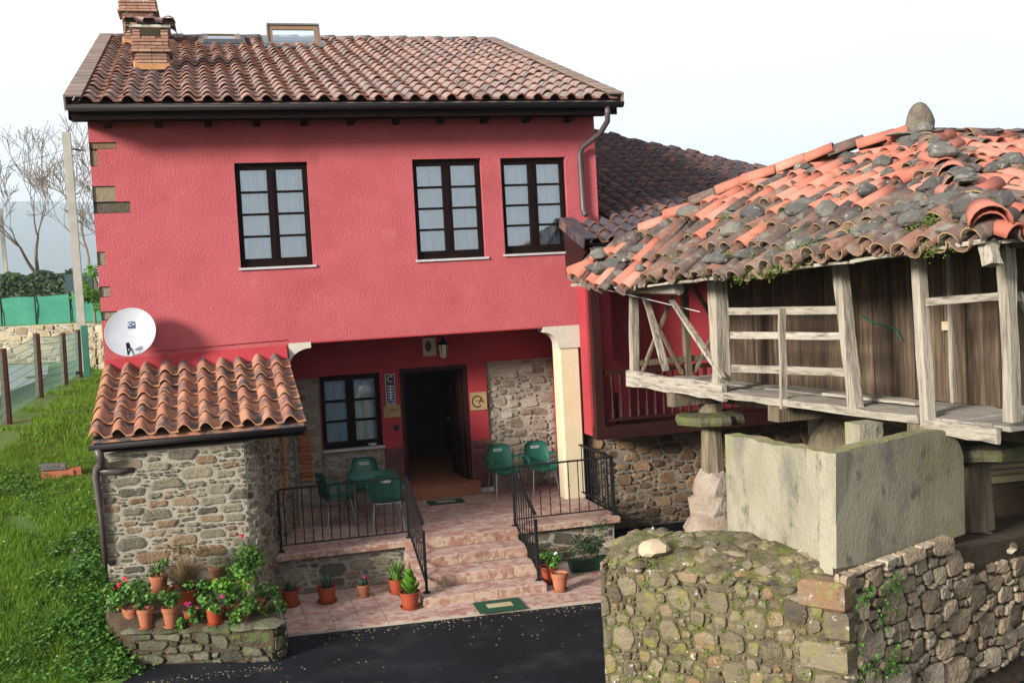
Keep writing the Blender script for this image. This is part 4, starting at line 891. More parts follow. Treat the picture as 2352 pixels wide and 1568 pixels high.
# ------------------------------------------------------------------ signs, lamp, bell, bowl, dish
tsg = thing('tourism_sign', (2.92, YB-.02, 2.45), 'narrow dark blue tourism plaque with white letter between window and door', 'sign')
MB().box(2.825, 2.99, YB-.022, YB-.002, 2.27, 2.80).build('board', concrete_trim, tsg)
MB().box(2.838, 2.977, YB-.028, YB-.0225, 2.285, 2.785).build('blue_panel', navy, tsg)
MB().box(2.838, 2.977, YB-.031, YB-.0285, 2.63, 2.785).build('black_panel', black, tsg)
text_mesh('C', .15, FRONT(2.905, YB-.0315, 2.71), white, 'letter', tsg)
for k in range(7):
    z = 2.60-.048*k; MB().box(2.85, 2.90-.006*(k % 2), YB-.0315, YB-.0285, z-.012, z).box(2.915, 2.968, YB-.0315, YB-.0285, z-.016, z-.002).build('printed_line', white, tsg)
MB().box(2.897, 2.915, YB-.0318, YB-.0285, 2.36, 2.61).build('printed_key', white, tsg)
ws = thing('wooden_sign', (2.92, YB-.02, 2.15), 'small pale wooden plaque with burnt lettering under the tourism plaque', 'sign')
MB().box(2.775, 3.055, YB-.024, YB-.002, 2.065, 2.262).build('board', plaq, ws)
MB().lathe([(.03, 0), (.03, .002), (.022, .002), (.022, 0)], (0, 0, 0), 12).build('ring', black, ws, FRONT(2.825, YB-.0245, 2.205))
for k, (a, b, z) in enumerate(((2.86, 3.03, 2.205), (2.86, 3.0, 2.175), (2.80, 2.86, 2.14), (2.80, 2.85, 2.11))): MB().box(a, b, YB-.027, YB-.0245, z-.011, z).build('burnt_line', black, ws)
mg = thing('monogram_sign', (4.42, YB-.02, 2.2), 'square wooden plaque with burnt letters C and A right of the door', 'sign')
MB().box(4.285, 4.575, YB-.024, YB-.002, 2.065, 2.375).build('board', plaq, mg)
cm = MB(); vs = []
for k in range(25):
    t = math.radians(48+(318-48)*k/24); r_ = .088
    for dr in (-.010, .010): vs.append((4.405+(r_+dr)*math.cos(t), YB-.0265, 2.215+(r_+dr)*1.08*math.sin(t)))
cm.add(vs, [(2*k, 2*k+2, 2*k+3, 2*k+1) for k in range(24)]); cm.add([(p[0], YB-.0245, p[2]) for p in vs], []); cm.build('letter_c', black, mg)
MB().lathe([(0, 0), (.012, 0), (.012, .002), (0, .002)], (0, 0, 0), 10).build('dot', black, mg, FRONT(4.40, YB-.0245, 2.225))
text_mesh('A', .155, FRONT(4.475, YB-.0265, 2.225), black, 'letter_a', mg)
bell = thing('door_bell', (2.97, YB-.01, 1.88), 'small black bell box on the red wall beside the door', 'bell')
MB().box(2.935, 3.015, YB-.035, YB-.002, 1.835, 1.925).build('case', black, bell); MB().lathe([(0, 0), (.014, 0), (.012, .006), (0, .006)], (0, 0, 0), 10).build('button', iron, bell, FRONT(2.975, YB-.0352, 1.88))
bw = MB().lathe([(0, 0), (.035, 0), (.055, .02), (.075, .045), (.07, .045), (.05, .022), (0, .012)], (2.55, YB-.005, PW[2]+.004), 16).build('bowl', white, smooth=True)
tag(bw, 'small white bowl on the porch window sill', 'bowl')
np_ = thing('picture_tile', (3.62, YB-.01, 3.2), 'pale square plaque with dark oval picture above the door', 'plaque')
MB().box(3.505, 3.735, YB-.02, YB-.002, 3.06, 3.37).build('board', mat('plaque_cream', [(0, (.40, .36, .26)), (1, (.52, .47, .35))], 5, 5, 0, .7), np_)
ov = MB(); ov.add([(3.60+.055*math.cos(2*math.pi*k/20), YB-.022, 3.225+.095*math.sin(2*math.pi*k/20)) for k in range(20)]+[(3.60+.055*math.cos(2*math.pi*k/20), YB-.0205, 3.225+.095*math.sin(2*math.pi*k/20)) for k in range(20)], [tuple(range(20))]+[(k, (k+1) % 20, 20+(k+1) % 20, 20+k) for k in range(20)]).build('dark_oval', mat('oval_print', [(0, (.015, .014, .012)), (1, (.09, .085, .06))], 12, 4, 0, .6), np_)
lan = thing('wall_lantern', (3.80, 18.1, 3.2), 'iron wall lantern with glass panes hanging above the door', 'lantern')
MB().tube([(3.79, YB-.002, 3.36), (3.79, 18.25, 3.44), (3.79, 18.14, 3.44), (3.79, 18.12, 3.40)], .010, 6).build('bracket', iron, lan)
MB().lathe([(0, .40), (.02, .38), (.03, .34), (.10, .27), (.105, .255), (0, .255)], (3.79, 18.12, 3.0), 6).build('hood', iron, lan)
MB().lathe([(.060, .06), (.085, .25)], (3.79, 18.12, 3.0), 6).build('glass_pane', lampglass, lan)
for k in range(6):
    t = math.pi/3*k; MB().tube([(3.79+.062*math.cos(t), 18.12+.062*math.sin(t), 3.06), (3.79+.088*math.cos(t), 18.12+.088*math.sin(t), 3.255)], .006, 5).build('glazing_bar', iron, lan)
MB().lathe([(0, .02), (.03, .03), (.066, .06), (.07, .065), (0, .065)], (3.79, 18.12, 3.0), 6).build('base', white, lan)
dish = thing('satellite_dish', (-1.08, 16.95, 3.4), 'round white satellite dish with small blue square logo on red wall', 'satellite dish')
dc = ony(300, 763, 16.62); dn = V((-.18, -.93, .32)).normalized(); du = V((0, 0, 1)).cross(dn).normalized()*1; dv = dn.cross(du)
Md = frame(dc, du, dv, dn); rr = .355
m = MB().lathe([(0.001, -.052), (.08, -.049), (.17, -.038), (.26, -.016), (.325, .006), (rr, .020), (rr+.006, .024), (rr+.006, .016), (rr, .010), (.26, -.026), (.17, -.048), (.001, -.062)], n=40)
m.build('reflector', flat('dish_white', (.44, .47, .53), .5), dish, Md, smooth=True)
dl_ = bevelbox(.105, .105, .006, .001).build('logo', navy, dish, Md @ Matrix.Translation((0.0, .125, -.040)))
text_mesh('C+', .075, Md @ Matrix.Translation((0, .125, -.036)), white, 'logo_letters', dish)
MB().tube([Md @ V((0, -.23, -.02)), Md @ V((0, -.36, .10)), Md @ V((0, -.22, .18))], .012, 6).build('feed_arm', iron, dish)
MB().lathe([(0, 0), (.028, 0), (.028, .06), (.02, .08), (0, .08)], n=10).build('receiver', iron, dish, Md @ Matrix.Translation((0, -.21, .14)) @ Matrix.Rotation(2.6, 4, 'X'))
MB().tube([Md @ V((0, -.03, -.06)), (dc.x, 16.85, 3.72), (dc.x, 16.99, 3.72)], .022, 8).build('wall_mount', steel, dish)
cb = MB().tube([(-.78, 16.98, 3.50), (0, 16.985, 3.52), (.6, 16.985, 3.535), (1.15, 16.985, 3.545)], .006, 5).build('aerial_cable', paint, dish)
# ------------------------------------------------------------------ lumps of stone
import bmesh
_b = bmesh.new(); bmesh.ops.create_icosphere(_b, subdivisions=1, radius=1); ICO = ([v_.co.copy() for v_ in _b.verts], [tuple(v_.index for v_ in f_.verts) for f_ in _b.faces])
_b.free(); _b = bmesh.new(); bmesh.ops.create_icosphere(_b, subdivisions=2, radius=1); ICO2 = ([v_.co.copy() for v_ in _b.verts], [tuple(v_.index for v_ in f_.verts) for f_ in _b.faces]); _b.free()
def lump(c, rx, ry, rz, rng, rot=0, n=8, k=4, flatb=.5, cut=.55):
    c = V(c); pl = []
    for _ in range(7):
        d = V((rng.uniform(-1, 1), rng.uniform(-1, 1), rng.uniform(-.7, 1))).normalized(); pl.append((d, rng.uniform(cut, .88)))
    vs = []; src = ICO2 if max(rx, ry, rz) > .125 else ICO
    for v_ in src[0]:
        q = v_.copy()
        for d, l_ in pl:
            e = q.dot(d)-l_
            if e > 0: q = q-d*e
        q = q*rng.uniform(.95, 1.05)*1.22
        x, y, z = q.x*rx, q.y*ry, q.z*rz*(flatb if q.z < 0 else 1)
        vs.append((c.x+x*math.cos(rot)-y*math.sin(rot), c.y+x*math.sin(rot)+y*math.cos(rot), c.z+z))
    return MB().add(vs, src[1])
def onvert(x, y, A, B):
    A, B = V((A[0], A[1], 0)), V((B[0], B[1], 0)); u = (B-A).normalized(); n = V((u.y, -u.x, 0)); d = ray(x, y)
    return CAM+d*((A-V((0, 0, 0))-V((0, 0, 0))).dot(n)/d.dot(n))
# ------------------------------------------------------------------ foreground stone wall
WEd, WCn, WR = (3.38, 9.58), (4.74, 7.70), (9.2, 9.76)
fwall = thing('stone_wall', (4.74, 7.9, 0), 'mossy rubble stone wall corner below the cement enclosure', 'wall')
rng = random.Random(77)
top = MB(); NPX = 14
pts_f = [V((*WEd, 0)).lerp(V((*WCn, 0)), k/NPX) for k in range(NPX+1)]; back = [V((3.80, 9.98, 0)).lerp(V((5.2, 9.0, 0)), k/NPX) for k in range(NPX+1)]
vs = []; NR = 6
for k in range(NPX+1):
    prof = [(0, -.02), (0, 1.50), (.04, 1.60), (.16, 1.68), (.45, 1.76), (.9, 1.77), (1, 1.66), (1, -.02)]
    for f_, z in prof:
        e = (1-min(1, k/1.6))*.10*(z > 1.5)
        p = pts_f[k].lerp(back[k], f_); vs.append((p.x, p.y, z-e+(rng.uniform(-.02, .03) if .02 < f_ < .99 else 0)))
q = 8
top.add(vs, [(k*q+j, (k+1)*q+j, (k+1)*q+j+1, k*q+j+1) for k in range(NPX) for j in range(q-1)]+[tuple(range(q))])
top.build('core', mortar_m, fwall)
MB().prism([(4.741, 7.701), WR, (9.2, 10.3), (5.2, 9.05)], -.02, [1.74, 1.30, 1.30, 1.74]).build('earth_core', soil_m, fwall)
uL = (V((*WCn, 0))-V((*WEd, 0))); lenL = uL.length; uL.normalize(); nL = V((uL.y, -uL.x, 0))
masonry(fwall, (WEd[0], WEd[1], .30), uL, lenL, 1.30, nL, .145, .14, st_moss, 51, gap=.008, proud=.022, rings=2, jit=.45)
uR = (V((*WR, 0))-V((*WCn, 0))); lenR = uR.length; uR.normalize(); nR = V((uR.y, -uR.x, 0))
def keepR(x, z): return z < 1.40-.42*sstep(1.2, 2.6, x)+.25*sstep(2.0, 1.2, x)
masonry(fwall, (WCn[0], WCn[1], .30), uR, 3.3, 1.44, nR, .25, .17, st_dry, 52, gap=.006, proud=.035, rings=1, keep=keepR, jit=.6)
for k, z in enumerate((.50, .78, 1.05, 1.32, 1.56)):      # long corner stones
    lx, ly = ((.40, .22), (.20, .36))[k % 2]
    c = V((*WCn, z))-uL*(lx/2-.05)+uR*(ly/2-.05)
    put('corner_stone', bevelbox(lx, ly, .235, .03).mesh('corner_stone', st_moss), fwall, frame(c, uL, uL.cross(V((0, 0, -1))), (0, 0, 1)) @ Matrix.Rotation(rng.uniform(-.04, .04), 4, 'Z'))
for k in range(120):
    f_ = rng.random()**1.5; g_ = rng.uniform(0, .99); p = V((*WEd, 0)).lerp(V((*WCn, 0)), g_).lerp(V((3.80, 9.98, 0)).lerp(V((5.2, 9.0, 0)), g_), f_)
    zt0 = lerp_tab([(0, 1.50), (.04, 1.60), (.16, 1.68), (.45, 1.76), (.9, 1.77), (1, 1.66)], f_)-max(0, 1-g_*14/1.6)*.10
    lump((p.x, p.y, zt0-.01), rng.uniform(.05, .13), rng.uniform(.04, .09), rng.uniform(.025, .055), rng, rng.uniform(0, 3), cut=.68).build('top_stone', st_moss, fwall)
p = onz(1503, 1252, 1.78); lump((p.x, p.y, 1.74), .14, .11, .10, rng, .4, cut=.75).build('top_stone', mat('pale_boulder', [(0, (.42, .34, .22)), (1, (.56, .47, .33))], 5, 6, 0, .9, (30, .4, .01)), fwall)
for k in range(16):      # loose rubble by the right pillar
    p = V((*WCn, 0))+uR*rng.uniform(1.9, 3.2)-nR*rng.uniform(.0, .45); lump((p.x, p.y, 1.33+rng.uniform(0, .12)), rng.uniform(.07, .16), rng.uniform(.06, .12), rng.uniform(.04, .08), rng, rng.uniform(0, 3)).build('top_stone', st_dry, fwall)
# ivy on the wall
iv = thing('ivy', (5.2, 7.95, .9), 'small ivy leaves creeping over the shaded stones below the cement enclosure', 'ivy')
rng2 = random.Random(5)
clus = [(rng2.uniform(.12, .75), rng2.uniform(.75, 1.6)) for _ in range(22)]
def ivf():
    cx, cz = rng2.choice(clus); a_ = max(.03, cx+rng2.gauss(0, .05)); z = cz+rng2.gauss(0, .045); p = V((*WCn, 0))+uR*a_+nR*rng2.uniform(.07, .11); return V((p.x, p.y, z)), nR
soup('leaves', *grow(380, ivf, .034, rng2, .8, .2, 0), leaf_m, iv)
for k in range(14):
    cx, cz = clus[k]; p = V((*WCn, 0))+uR*cx+nR*.07; MB().tube([(p.x, p.y, cz), (p.x+rng2.uniform(-.1, .1)*uR.x, p.y+.0, cz-.2), (p.x+.03*uR.x, p.y, cz-.32)], .003, 4).build('stem', bark_m, iv)
mo = thing('wall_moss', (4.2, 8.6, 1.2), 'tufts of moss and small weeds growing in the joints of the mossy stone wall', 'moss')
clm = [(rng2.uniform(.1, lenL-.1), rng2.uniform(.35, 1.66)) for _ in range(90)]
def mof():
    cx, cz = rng2.choice(clm); a_ = cx+rng2.gauss(0, .025); p = V((*WEd, 0))+uL*a_+nL*rng2.uniform(.0, .035); return V((p.x, p.y, cz+rng2.gauss(0, .02))), nL
o = soup('tufts', *grow(2600, mof, .014, rng2, .8, .3, .4), moss_m, mo); o['kind'] = 'stuff'
# ------------------------------------------------------------------ cement enclosure
enc = thing('cement_enclosure', (4.9, 8.0, 1.75), 'open topped cement rendered enclosure standing on the stone wall', 'enclosure')
B0, B1, B2 = (4.85, 7.90), (4.70, 9.50), (6.52, 8.66)
def slab(pxs, A, B, th, nin, name, alt=None):
    dens = []
    for (x0, y0), (x1, y1) in zip(pxs, pxs[1:]+pxs[:1]):
        m_ = max(1, int(abs(x1-x0)/14)) if max(y0, y1) < 1060 else 1
        for k in range(m_): dens.append((x0+(x1-x0)*k/m_, y0+(y1-y0)*k/m_+(rng.uniform(-2.2, 2.6) if k else 0)))
    pxs = dens
    P = [onvert(x, y, A, B) for x, y in pxs]; n = len(P); nin = V(nin).normalized()
    Q = [p+(V(alt) if alt and abs(px[0]-1920) < 2 else nin*th) for p, px in zip(P, pxs)]; m = MB(); m.add(P+Q, [])
    ct = sum(P, V((0, 0, 0)))/n
    m.f += [tuple(reversed(range(n))), tuple(range(n, 2*n))]; m.m += [0, 0]
    for i in range(n):
        j = (i+1) % n; m.f.append((i, j, n+j, n+i)); m.m.append(1 if max(P[i].z, P[j].z) > 2.3 and abs(P[i].z-P[j].z) < .2 else 0)
    return m.build(name, [cement, cement_top], enc)
uA = (V((*B0, 0))-V((*B1, 0))).normalized(); uB = (V((*B2, 0))-V((*B0, 0))).normalized()
slab([(1665, 997), (1700, 1003), (1760, 1017), (1840, 1029), (1920, 1041), (1920, 1330), (1672, 1240)], B1, B0, .16, (-uA.y, uA.x, 0), 'left_wall', uB*.17+V((-uB.y, uB.x, 0))*.01)
slab([(1921, 1041), (1990, 1022), (2060, 1007), (2120, 993), (2163, 987), (2185, 997), (2204, 1018), (2213, 1046), (2217, 1225), (1921, 1330)], B0, B2, .16, (-uB.y, uB.x, 0), 'right_wall')
MB().prism([(4.78, 9.5), (4.88, 9.4), (6.55, 8.75), (6.6, 9.6), (4.9, 10.0)], 1.5, 1.78).build('floor', mortar_m, enc)
# ------------------------------------------------------------------ granary on pillars
gr = thing('granary', (8, 11, 0), 'old raised wooden granary with stone weighted clay tile roof and open gallery', 'granary')
a_ = V((-.14, 1, 0)).normalized(); b_ = V((1, .14, 0)).normalized(); N0 = V((6.62, 7.97, 0))
def P(s, t, z): return N0+a_*s+b_*t+V((0, 0, z))
def SZ(x, y, t=0):
    d = ray(x, y); O = N0+b_*t; k = (O-V((0, 0, 0))).dot(b_)/d.dot(b_); q = CAM+d*k; return (q-O).dot(a_), q.z
DZ = 2.75
rg = random.Random(21)
def post(x0, y0, x1, y1, wd, name='post', m_=oldwood, t=.04, dp=None, jit=.006, seg_=5, zt=None):
    s0, z0 = SZ(x0, y0, t); s1, z1 = SZ(x1, y1, t)
    if zt: 
        k = (zt-z0)/(z1-z0); s1, z1 = s0+(s1-s0)*k, zt
    return MB().beam(P(s0, t, z0), P(s1, t, z1), wd, dp or wd, a_, 0, jit, seg_, rg).build(name, m_, gr)
post(1457, 862, 1455, 672, .10, zt=4.25)
post(1657, 912, 1648, 672, .17, zt=4.25, jit=.012)
post(1966, 942, 1934, 652, .115, zt=4.3, t=-.01)
post(2132, 978, 2112, 640, .10, zt=4.35, t=.0)
post(2326, 968, 2312, 600, .105, zt=4.4, t=.04, jit=.01)
post(1530, 852, 1483, 680, .10, 'brace', t=-.01, dp=.03)
post(1662, 868, 1543, 690, .075, 'brace', t=-.03, dp=.03)
post(1800, 938, 1796, 708, .085, 'batten', t=-.035, dp=.03)
for (xa, ya, xb, yb, h_) in ((1672, 715, 1936, 712, .085), (1676, 770, 1950, 772, .078), (1678, 846, 1956, 855, .085), (2122, 694, 2310, 679, .07)):
    s0, z0 = SZ(xa, ya); s1, z1 = SZ(xb, yb); MB().beam(P(s0, .02, z0), P(s1, .02, z1), .028, h_, (0, 0, 1), 0, .005, 5, rg).build('rail', oldwood_h, gr)
MB().beam(P(.05, .05, 4.05-.19), P(.05, 3, 4.05-.22), .05, .07, jit=.004, seg=3, rng=rg).build('rail', oldwood_h, gr)
MB().beam(P(.05, .9, 2.8), P(.05, .2, 3.9), .03, .07, a_).build('brace', oldwood, gr)
MB().beam(P(.05, 2.4, 2.78), P(.05, 2.4, 4.3), .10, .10, a_).build('post', oldwood, gr)
# fascia and deck
s0, z0 = SZ(1447, 868, -.02); s1, z1 = SZ(1664, 901, -.02); MB().beam(P(s0+.03, -.03, z0), P(s1-.02, -.03, z1), .06, .20, (0, 0, 1), 0, .018, 9, rg).build('fascia_board', oldwood_h, gr)
s0, z0 = SZ(2136, 968); MB().beam(P(.96, -.02, 2.665), P(.10, -.02, 2.655), .05, .13, (0, 0, 1), 0, .008, 5, rg).build('fascia_board', oldwood_h, gr)
for k, (t0, t1) in enumerate(((-.06, .26), (.27, .60), (.61, .98))):
    MB().beam(P(1.02, (t0+t1)/2, DZ-.03+.012*(k % 2)), P(4.30, (t0+t1)/2, DZ-.03-.01*(k % 2)), t1-t0, .075 if k == 0 else .045, (0, 0, 1), 0, .012, 10, rg).build('deck_plank', oldwood_h if k == 0 else deck_m, gr)
    MB().beam(P(4.32, (t0+t1)/2, DZ-.03), P(6.6, (t0+t1)/2, DZ-.02), t1-t0, .045, (0, 0, 1), 0, .008, 6, rg).build('deck_plank', deck_m, gr)
MB().beam(P(1.5, .45, DZ+.04), P(3.0, .52, DZ+.03), .16, .03, (0, 0, 1), 0, .006, 5, rg).build('loose_plank', oldwood_h, gr)
for k in range(5):
    s = .06+.2*k; MB().beam(P(s+.05, .03, DZ-.03+.008*(k % 2)), P(s+.05, 5, DZ-.03), .19, .04, (0, 0, 1), 0, .006, 8, rg).build('deck_plank', deck_m, gr)
for k in range(4):
    s = 5.75+.22*k; MB().beam(P(s, 1.0, DZ-.03), P(s, 5, DZ-.03), .21, .04, (0, 0, 1), 0, .006, 6, rg).build('deck_plank', deck_m, gr)
# plank walls
s = 1.0
while s < 5.55:
    wd = rg.uniform(.17, .34); wd = min(wd, 5.6-s)
    MB().beam(P(s+wd/2, 1.0+rg.uniform(-.01, .015), DZ-.005), P(s+wd/2, 1.0+rg.uniform(-.01, .015), 4.75), wd-.012, .045, b_, 0, .004, 4, rg).build('wall_plank', plank_m, gr); s += wd
t = 1.03
while t < 5:
    wd = rg.uniform(.2, .34); MB().beam(P(1.0, t+wd/2, DZ-.005), P(1.0, t+wd/2, 4.75), wd-.012, .045, a_, 0, .004, 4, rg).build('wall_plank', plank_m, gr); t += wd
t = 1.03
while t < 5:
    wd = .33; MB().beam(P(5.6, t+wd/2, DZ-.005), P(5.6, t+wd/2, 4.75), wd-.012, .045, a_, 0, .004, 2, rg).build('wall_plank', plank_m, gr); t += wd
for (s, t) in ((1.0, .99), (5.62, .99), (3.0, .965)): MB().beam(P(s, t, DZ), P(s, t, 4.75), .12, .10, a_, 0, .006, 4, rg).build('wall_post', plank_m, gr)
MB().beam(P(1.55, .95, DZ), P(1.55, .95, 4.6), .08, .05, a_, 0, .006, 4, rg).build('wall_post', oldwood, gr); MB().beam(P(2.0, .955, DZ), P(2.0, .955, 4.3), .06, .04, a_, 0, .006, 4, rg).build('wall_post', pillar_m, gr)
# gallery framing on the far side
for (p0, p1) in ((P(6.5, .1, 2.8), P(6.5, .8, 4.1)), (P(6.5, .8, 2.8), P(6.5, .1, 4.1)), (P(6.5, 1.0, 2.8), P(6.5, 1.9, 4.1)), (P(6.5, 1.9, 2.8), P(6.5, 1.0, 4.1))): MB().beam(p0, p1, .045, .05, a_, 0, .004, 3, rg).build('brace', pillar_m, gr)
for t in (.9, 2.0): MB().beam(P(6.5, t, 2.75), P(6.5, t, 4.2), .09, .09, a_, 0, .006, 4, rg).build('post', pillar_m, gr)
MB().beam(P(6.5, .1, 3.0), P(6.5, 2.0, 3.0), .04, .08, (0, 0, 1)).build('rail', pillar_m, gr); MB().beam(P(6.5, 0, 4.16), P(6.5, 5, 4.16), .09, .10).build('eave_beam', pillar_m, gr)
MB().beam(P(6.5, .0, 4.20), P(.0, .0, 4.34), .10, .11, (0, 0, 1), 0, .01, 10, rg).build('eave_beam', pillar_m, gr)
MB().beam(P(0, .02, 4.335), P(0, 5, 4.34), .10, .11, (0, 0, 1), 0, .01, 6, rg).build('eave_beam', pillar_m, gr)
s0, z0 = SZ(1440, 664, -.25); s1, z1 = SZ(1560, 664, -.25); MB().tube([P(s0, -.25, z0), P((s0+s1)/2, -.24, z0-.01), P(s1, -.25, z1)], [.05, .065, .075], 9).build('log', oldwood_h, gr)
# floor beams
for t in (1.05, 4.6): MB().beam(P(-.05, t, 2.56), P(6.6, t, 2.56), .24, .26, (0, 0, 1), 0, .01, 6, rg).build('floor_beam', pillar_m, gr)
for s in (1.1, 3.3, 5.5): MB().beam(P(s, -.02, 2.59), P(s, 5, 2.59), .20, .22, (0, 0, 1), 0, .01, 6, rg).build('floor_beam', pillar_m, gr)
# pillars with cap stones
def pillar(x, y, zb, zt_, r0_, r1_, capr, seed, sq=True):
    r_ = random.Random(seed); n = 4
    MB().lathe([(r0_*1.35, 0), (r1_*1.35, zt_-zb)], (x, y, zb), 8, wob=lambda j, z: .0 if j % 2 else -.06).build('pillar', pillar_m, gr, smooth=False)
    MB().lathe([(0, 0), (capr*.7, -.03), (capr*.96, .01), (capr, .06), (capr*.95, .12), (capr*.6, .15), (0, .16)], (x, y, zt_), 22, wob=lambda j, z: .07*math.sin(j*2.3+seed)).build('cap_stone', capstone, gr)
    MB().lathe([(.17, 0), (.16, .12)], (x, y, zt_+.155), 8).build('bearing_block', pillar_m, gr)
px_, py_ = 6.44, 13.5
pillar(px_, py_, 1.45, 2.20, .125, .10, .47, 1)
pb = [(1.22, .24, .21, .27, pillar_m), (.98, .30, .26, .25, 0), (.70, .34, .30, .30, 0), (.36, .38, .34, .34, 0), (.06, .40, .36, .30, 0)]
pale = mat('pinkish_base_stone', [(0, (.22, .16, .115)), (.5, (.33, .27, .215)), (1, (.45, .41, .35))], 5, 7, .4, .95, (22, .8, .03), spots=[((.40, .20, .09), 4, .56, .7)])
for z, rx, ry, rz, m_ in pb: lump((px_, py_, z+.08), rx*1.1, ry*1.1, rz, random.Random(int(z*100)), .3, 9, 5, 1, .78).build('base_stone', pale, gr)
pillar(7.26, 9.30, 1.52, 2.26, .15, .125, .52, 2)
lump((7.26, 9.30, 1.36), .26, .24, .20, random.Random(3), .2, 9, 4, 1).build('base_stone', pale, gr)
for (s, t) in ((1.2, 4.6), (5.45, 4.6)):
    p = P(s, t, 0); pillar(p.x, p.y, .6, 2.26, .16, .12, .45, 7); lump((p.x, p.y, .3), .35, .35, .4, random.Random(9), 0, 9, 4, 1).build('base_stone', pale, gr)
# roof
APX, APT, APZ = 3.6, 2.62, 5.66
SN, SF = -.33, 7.35
def ze(s): return lerp_tab([(-.4, 4.40), (1.3, 4.30), (3.5, 4.20), (5.6, 4.12), (7.4, 4.20)], s)
def tmaxA(s): return -.5+(APT+.5)*min((s-SN)/(APX-SN), (SF-s)/(SF-APX))
def bulge(s, q_): return (.10+.75*sstep(1.5, 6, s))*q_*(1-q_)
def RA(s, t): q_ = (t+.5)/(APT+.5); q_ += bulge(s, q_)*(1.0 if t < tmaxA(s)+.3 else 1.0); return P(s, t, ze(s)*(1-q_)+APZ*q_+.05*math.sin(s*2.1+t*3)*(1-q_))
def RF(s, t): q_ = (s-SN)/(APX-SN); return P(s, t, 4.40*(1-q_)+APZ*q_+.03*math.sin(t*2.3+s*2))
und = MB()
Cn, Cf, Ap = P(SN+.06, -.44, 4.36), P(SF-.06, -.44, 4.15), P(APX, APT, APZ-.05)
Cr, Rr, Cb = P(SN+.06, 9, 4.36), P(APX, 9, APZ-.05), P(SF-.06, 9, 4.2)
nseg = 12
eA = [P(SN+(SF-SN)*k/nseg, -.45, ze(SN+(SF-SN)*k/nseg)-.04) for k in range(nseg+1)]
for k in range(nseg): und.add([eA[k], eA[k+1], Ap], [(0, 2, 1)])
und.add([Cn, Ap, Rr, Cr], [(0, 3, 2, 1)]); und.add([Cf, Ap, Rr, Cb], [(0, 1, 2, 3)])
groof = und.build('roof', plank_m, gr)
cov = [barrel(.118, .095, .50, 7).mesh('tile', [m_, e_], True) for m_, e_ in ((salmon, salmon), (oldclay, rim_old))]
chn = barrel(.115, .10, .50, 6, .012)
rest = MB(); ntile = 0
def place_cols(fn, dirs, u0, u1, eave, tmax, side, rng_, prob):
    global ntile, rest
    u_ = u0
    while u_ < u1:
        v0 = eave; vm = tmax(u_)-.05; k = 0
        while v0 < vm:
            v1 = v0+.3
            pa, pb2 = fn(u_, v0), fn(u_, v0+.25); y_ = (pb2-pa).normalized(); x_ = dirs; n = x_.cross(y_) if side > 0 else y_.cross(x_)
            n.normalize(); x_ = y_.cross(n)
            if n.z < 0: n = -n; x_ = -x_
            qf = (v0-eave)/3.1
            old = rng_.random() > prob(u_, qf)
            mj = frame(pa+n*(.02+rng_.uniform(0, .025))-y_*(.10+rng_.uniform(-.07, .05) if k == 0 else .04*rng_.uniform(-1, 1))+x_*rng_.gauss(0, .018), x_, y_, n) @ Matrix.Rotation(rng_.gauss(0, .065), 4, 'Z') @ Matrix.Rotation(-.05+rng_.uniform(-.04, .05), 4, 'X') @ Matrix.Rotation(rng_.gauss(0, .12), 4, 'Y')
            if rng_.random() > .04: put('tile', cov[1 if old else 0], groof, mj); ntile += 1
            # channel tile beside it
            pc = fn(u_+.125, v0)
            mc = frame(pc+n*(.075+rng_.uniform(-.02, .008))-y_*(.07+rng_.uniform(-.06, .04) if k == 0 else 0), x_, y_, n) @ Matrix.Rotation(math.pi, 4, 'Y') @ Matrix.Rotation(rng_.uniform(-.05, .05), 4, 'Z')
            rest.add([mc @ V(p_) for p_ in chn.v], chn.f); rest.m[-len(chn.m):] = chn.m
            v0 += .315; k += 1
        u_ += .25
rr_ = random.Random(8)
place_cols(RA, a_, SN+.15, SF-.1, -.5, tmaxA, 1, rr_, lambda u_, q_: (.06 if q_ < .22 and u_ < 5.4 else .55) if q_ < .34 else (.86 if u_ > 1.6 else .5))
def smaxF(t): return SN+(APX-SN)*min(1, (t+.5)/(APT+.5))
def RF2(u_, v): return RF(v, u_)
def tm2(u_): return smaxF(u_)
# front slope: columns spaced along t, rising with s
place_cols(RF2, b_, -.3, 4.3, SN, tm2, -1, rr_, lambda u_, q_: .25 if q_ < .4 else .62)
ch_o = rest.build('channel_tiles', [oldclay, rim_old], groof, smooth=True); ch_o['kind'] = 'stuff'
print('granary tiles', ntile)
hipt = [barrel(.15, .13, .48, 8).mesh('hip_tile', [m_, e_], True) for m_, e_ in ((salmon, salmon), (oldclay, rim_old))]
def hip(A, B, n, z=.06, pat=None, blg=0):
    d = (B-A).normalized(); x_ = d.cross(V((0, 0, 1))).normalized(); nn = x_.cross(d)
    for k in range(n):
        p = A.lerp(B, k/n)+V((0, 0, blg*bulge(6, k/n)*1.4)); put('hip_tile', hipt[(pat or '10101101')[k % 8] == '1'], groof, frame(p+nn*(z+rr_.uniform(0, .03)), x_, d, nn) @ Matrix.Rotation(rr_.uniform(-.16, .16), 4, 'Z') @ Matrix.Rotation(rr_.uniform(-.09, .05), 4, 'X'))
hip(RA(SN+.05, -.46), P(APX, APT, APZ), 11, pat='01111000'); hip(P(SF-.1, -.5, 4.2), P(APX, APT, APZ), 13, pat='00100100', blg=1); hip(P(APX, 7.5, APZ), P(APX, APT, APZ), 13)
# big salmon tile hanging at the near corner
A = P(SN-.02, -.52, 4.47); d = (P(APX, APT, APZ)-P(SN, -.5, 4.4)).normalized(); x_ = d.cross(V((0, 0, 1))).normalized()
put('hip_tile', barrel(.175, .14, .50, 9).mesh('hip_tile', [salmon, salmon], True), groof, frame(A, x_, d, x_.cross(d)))
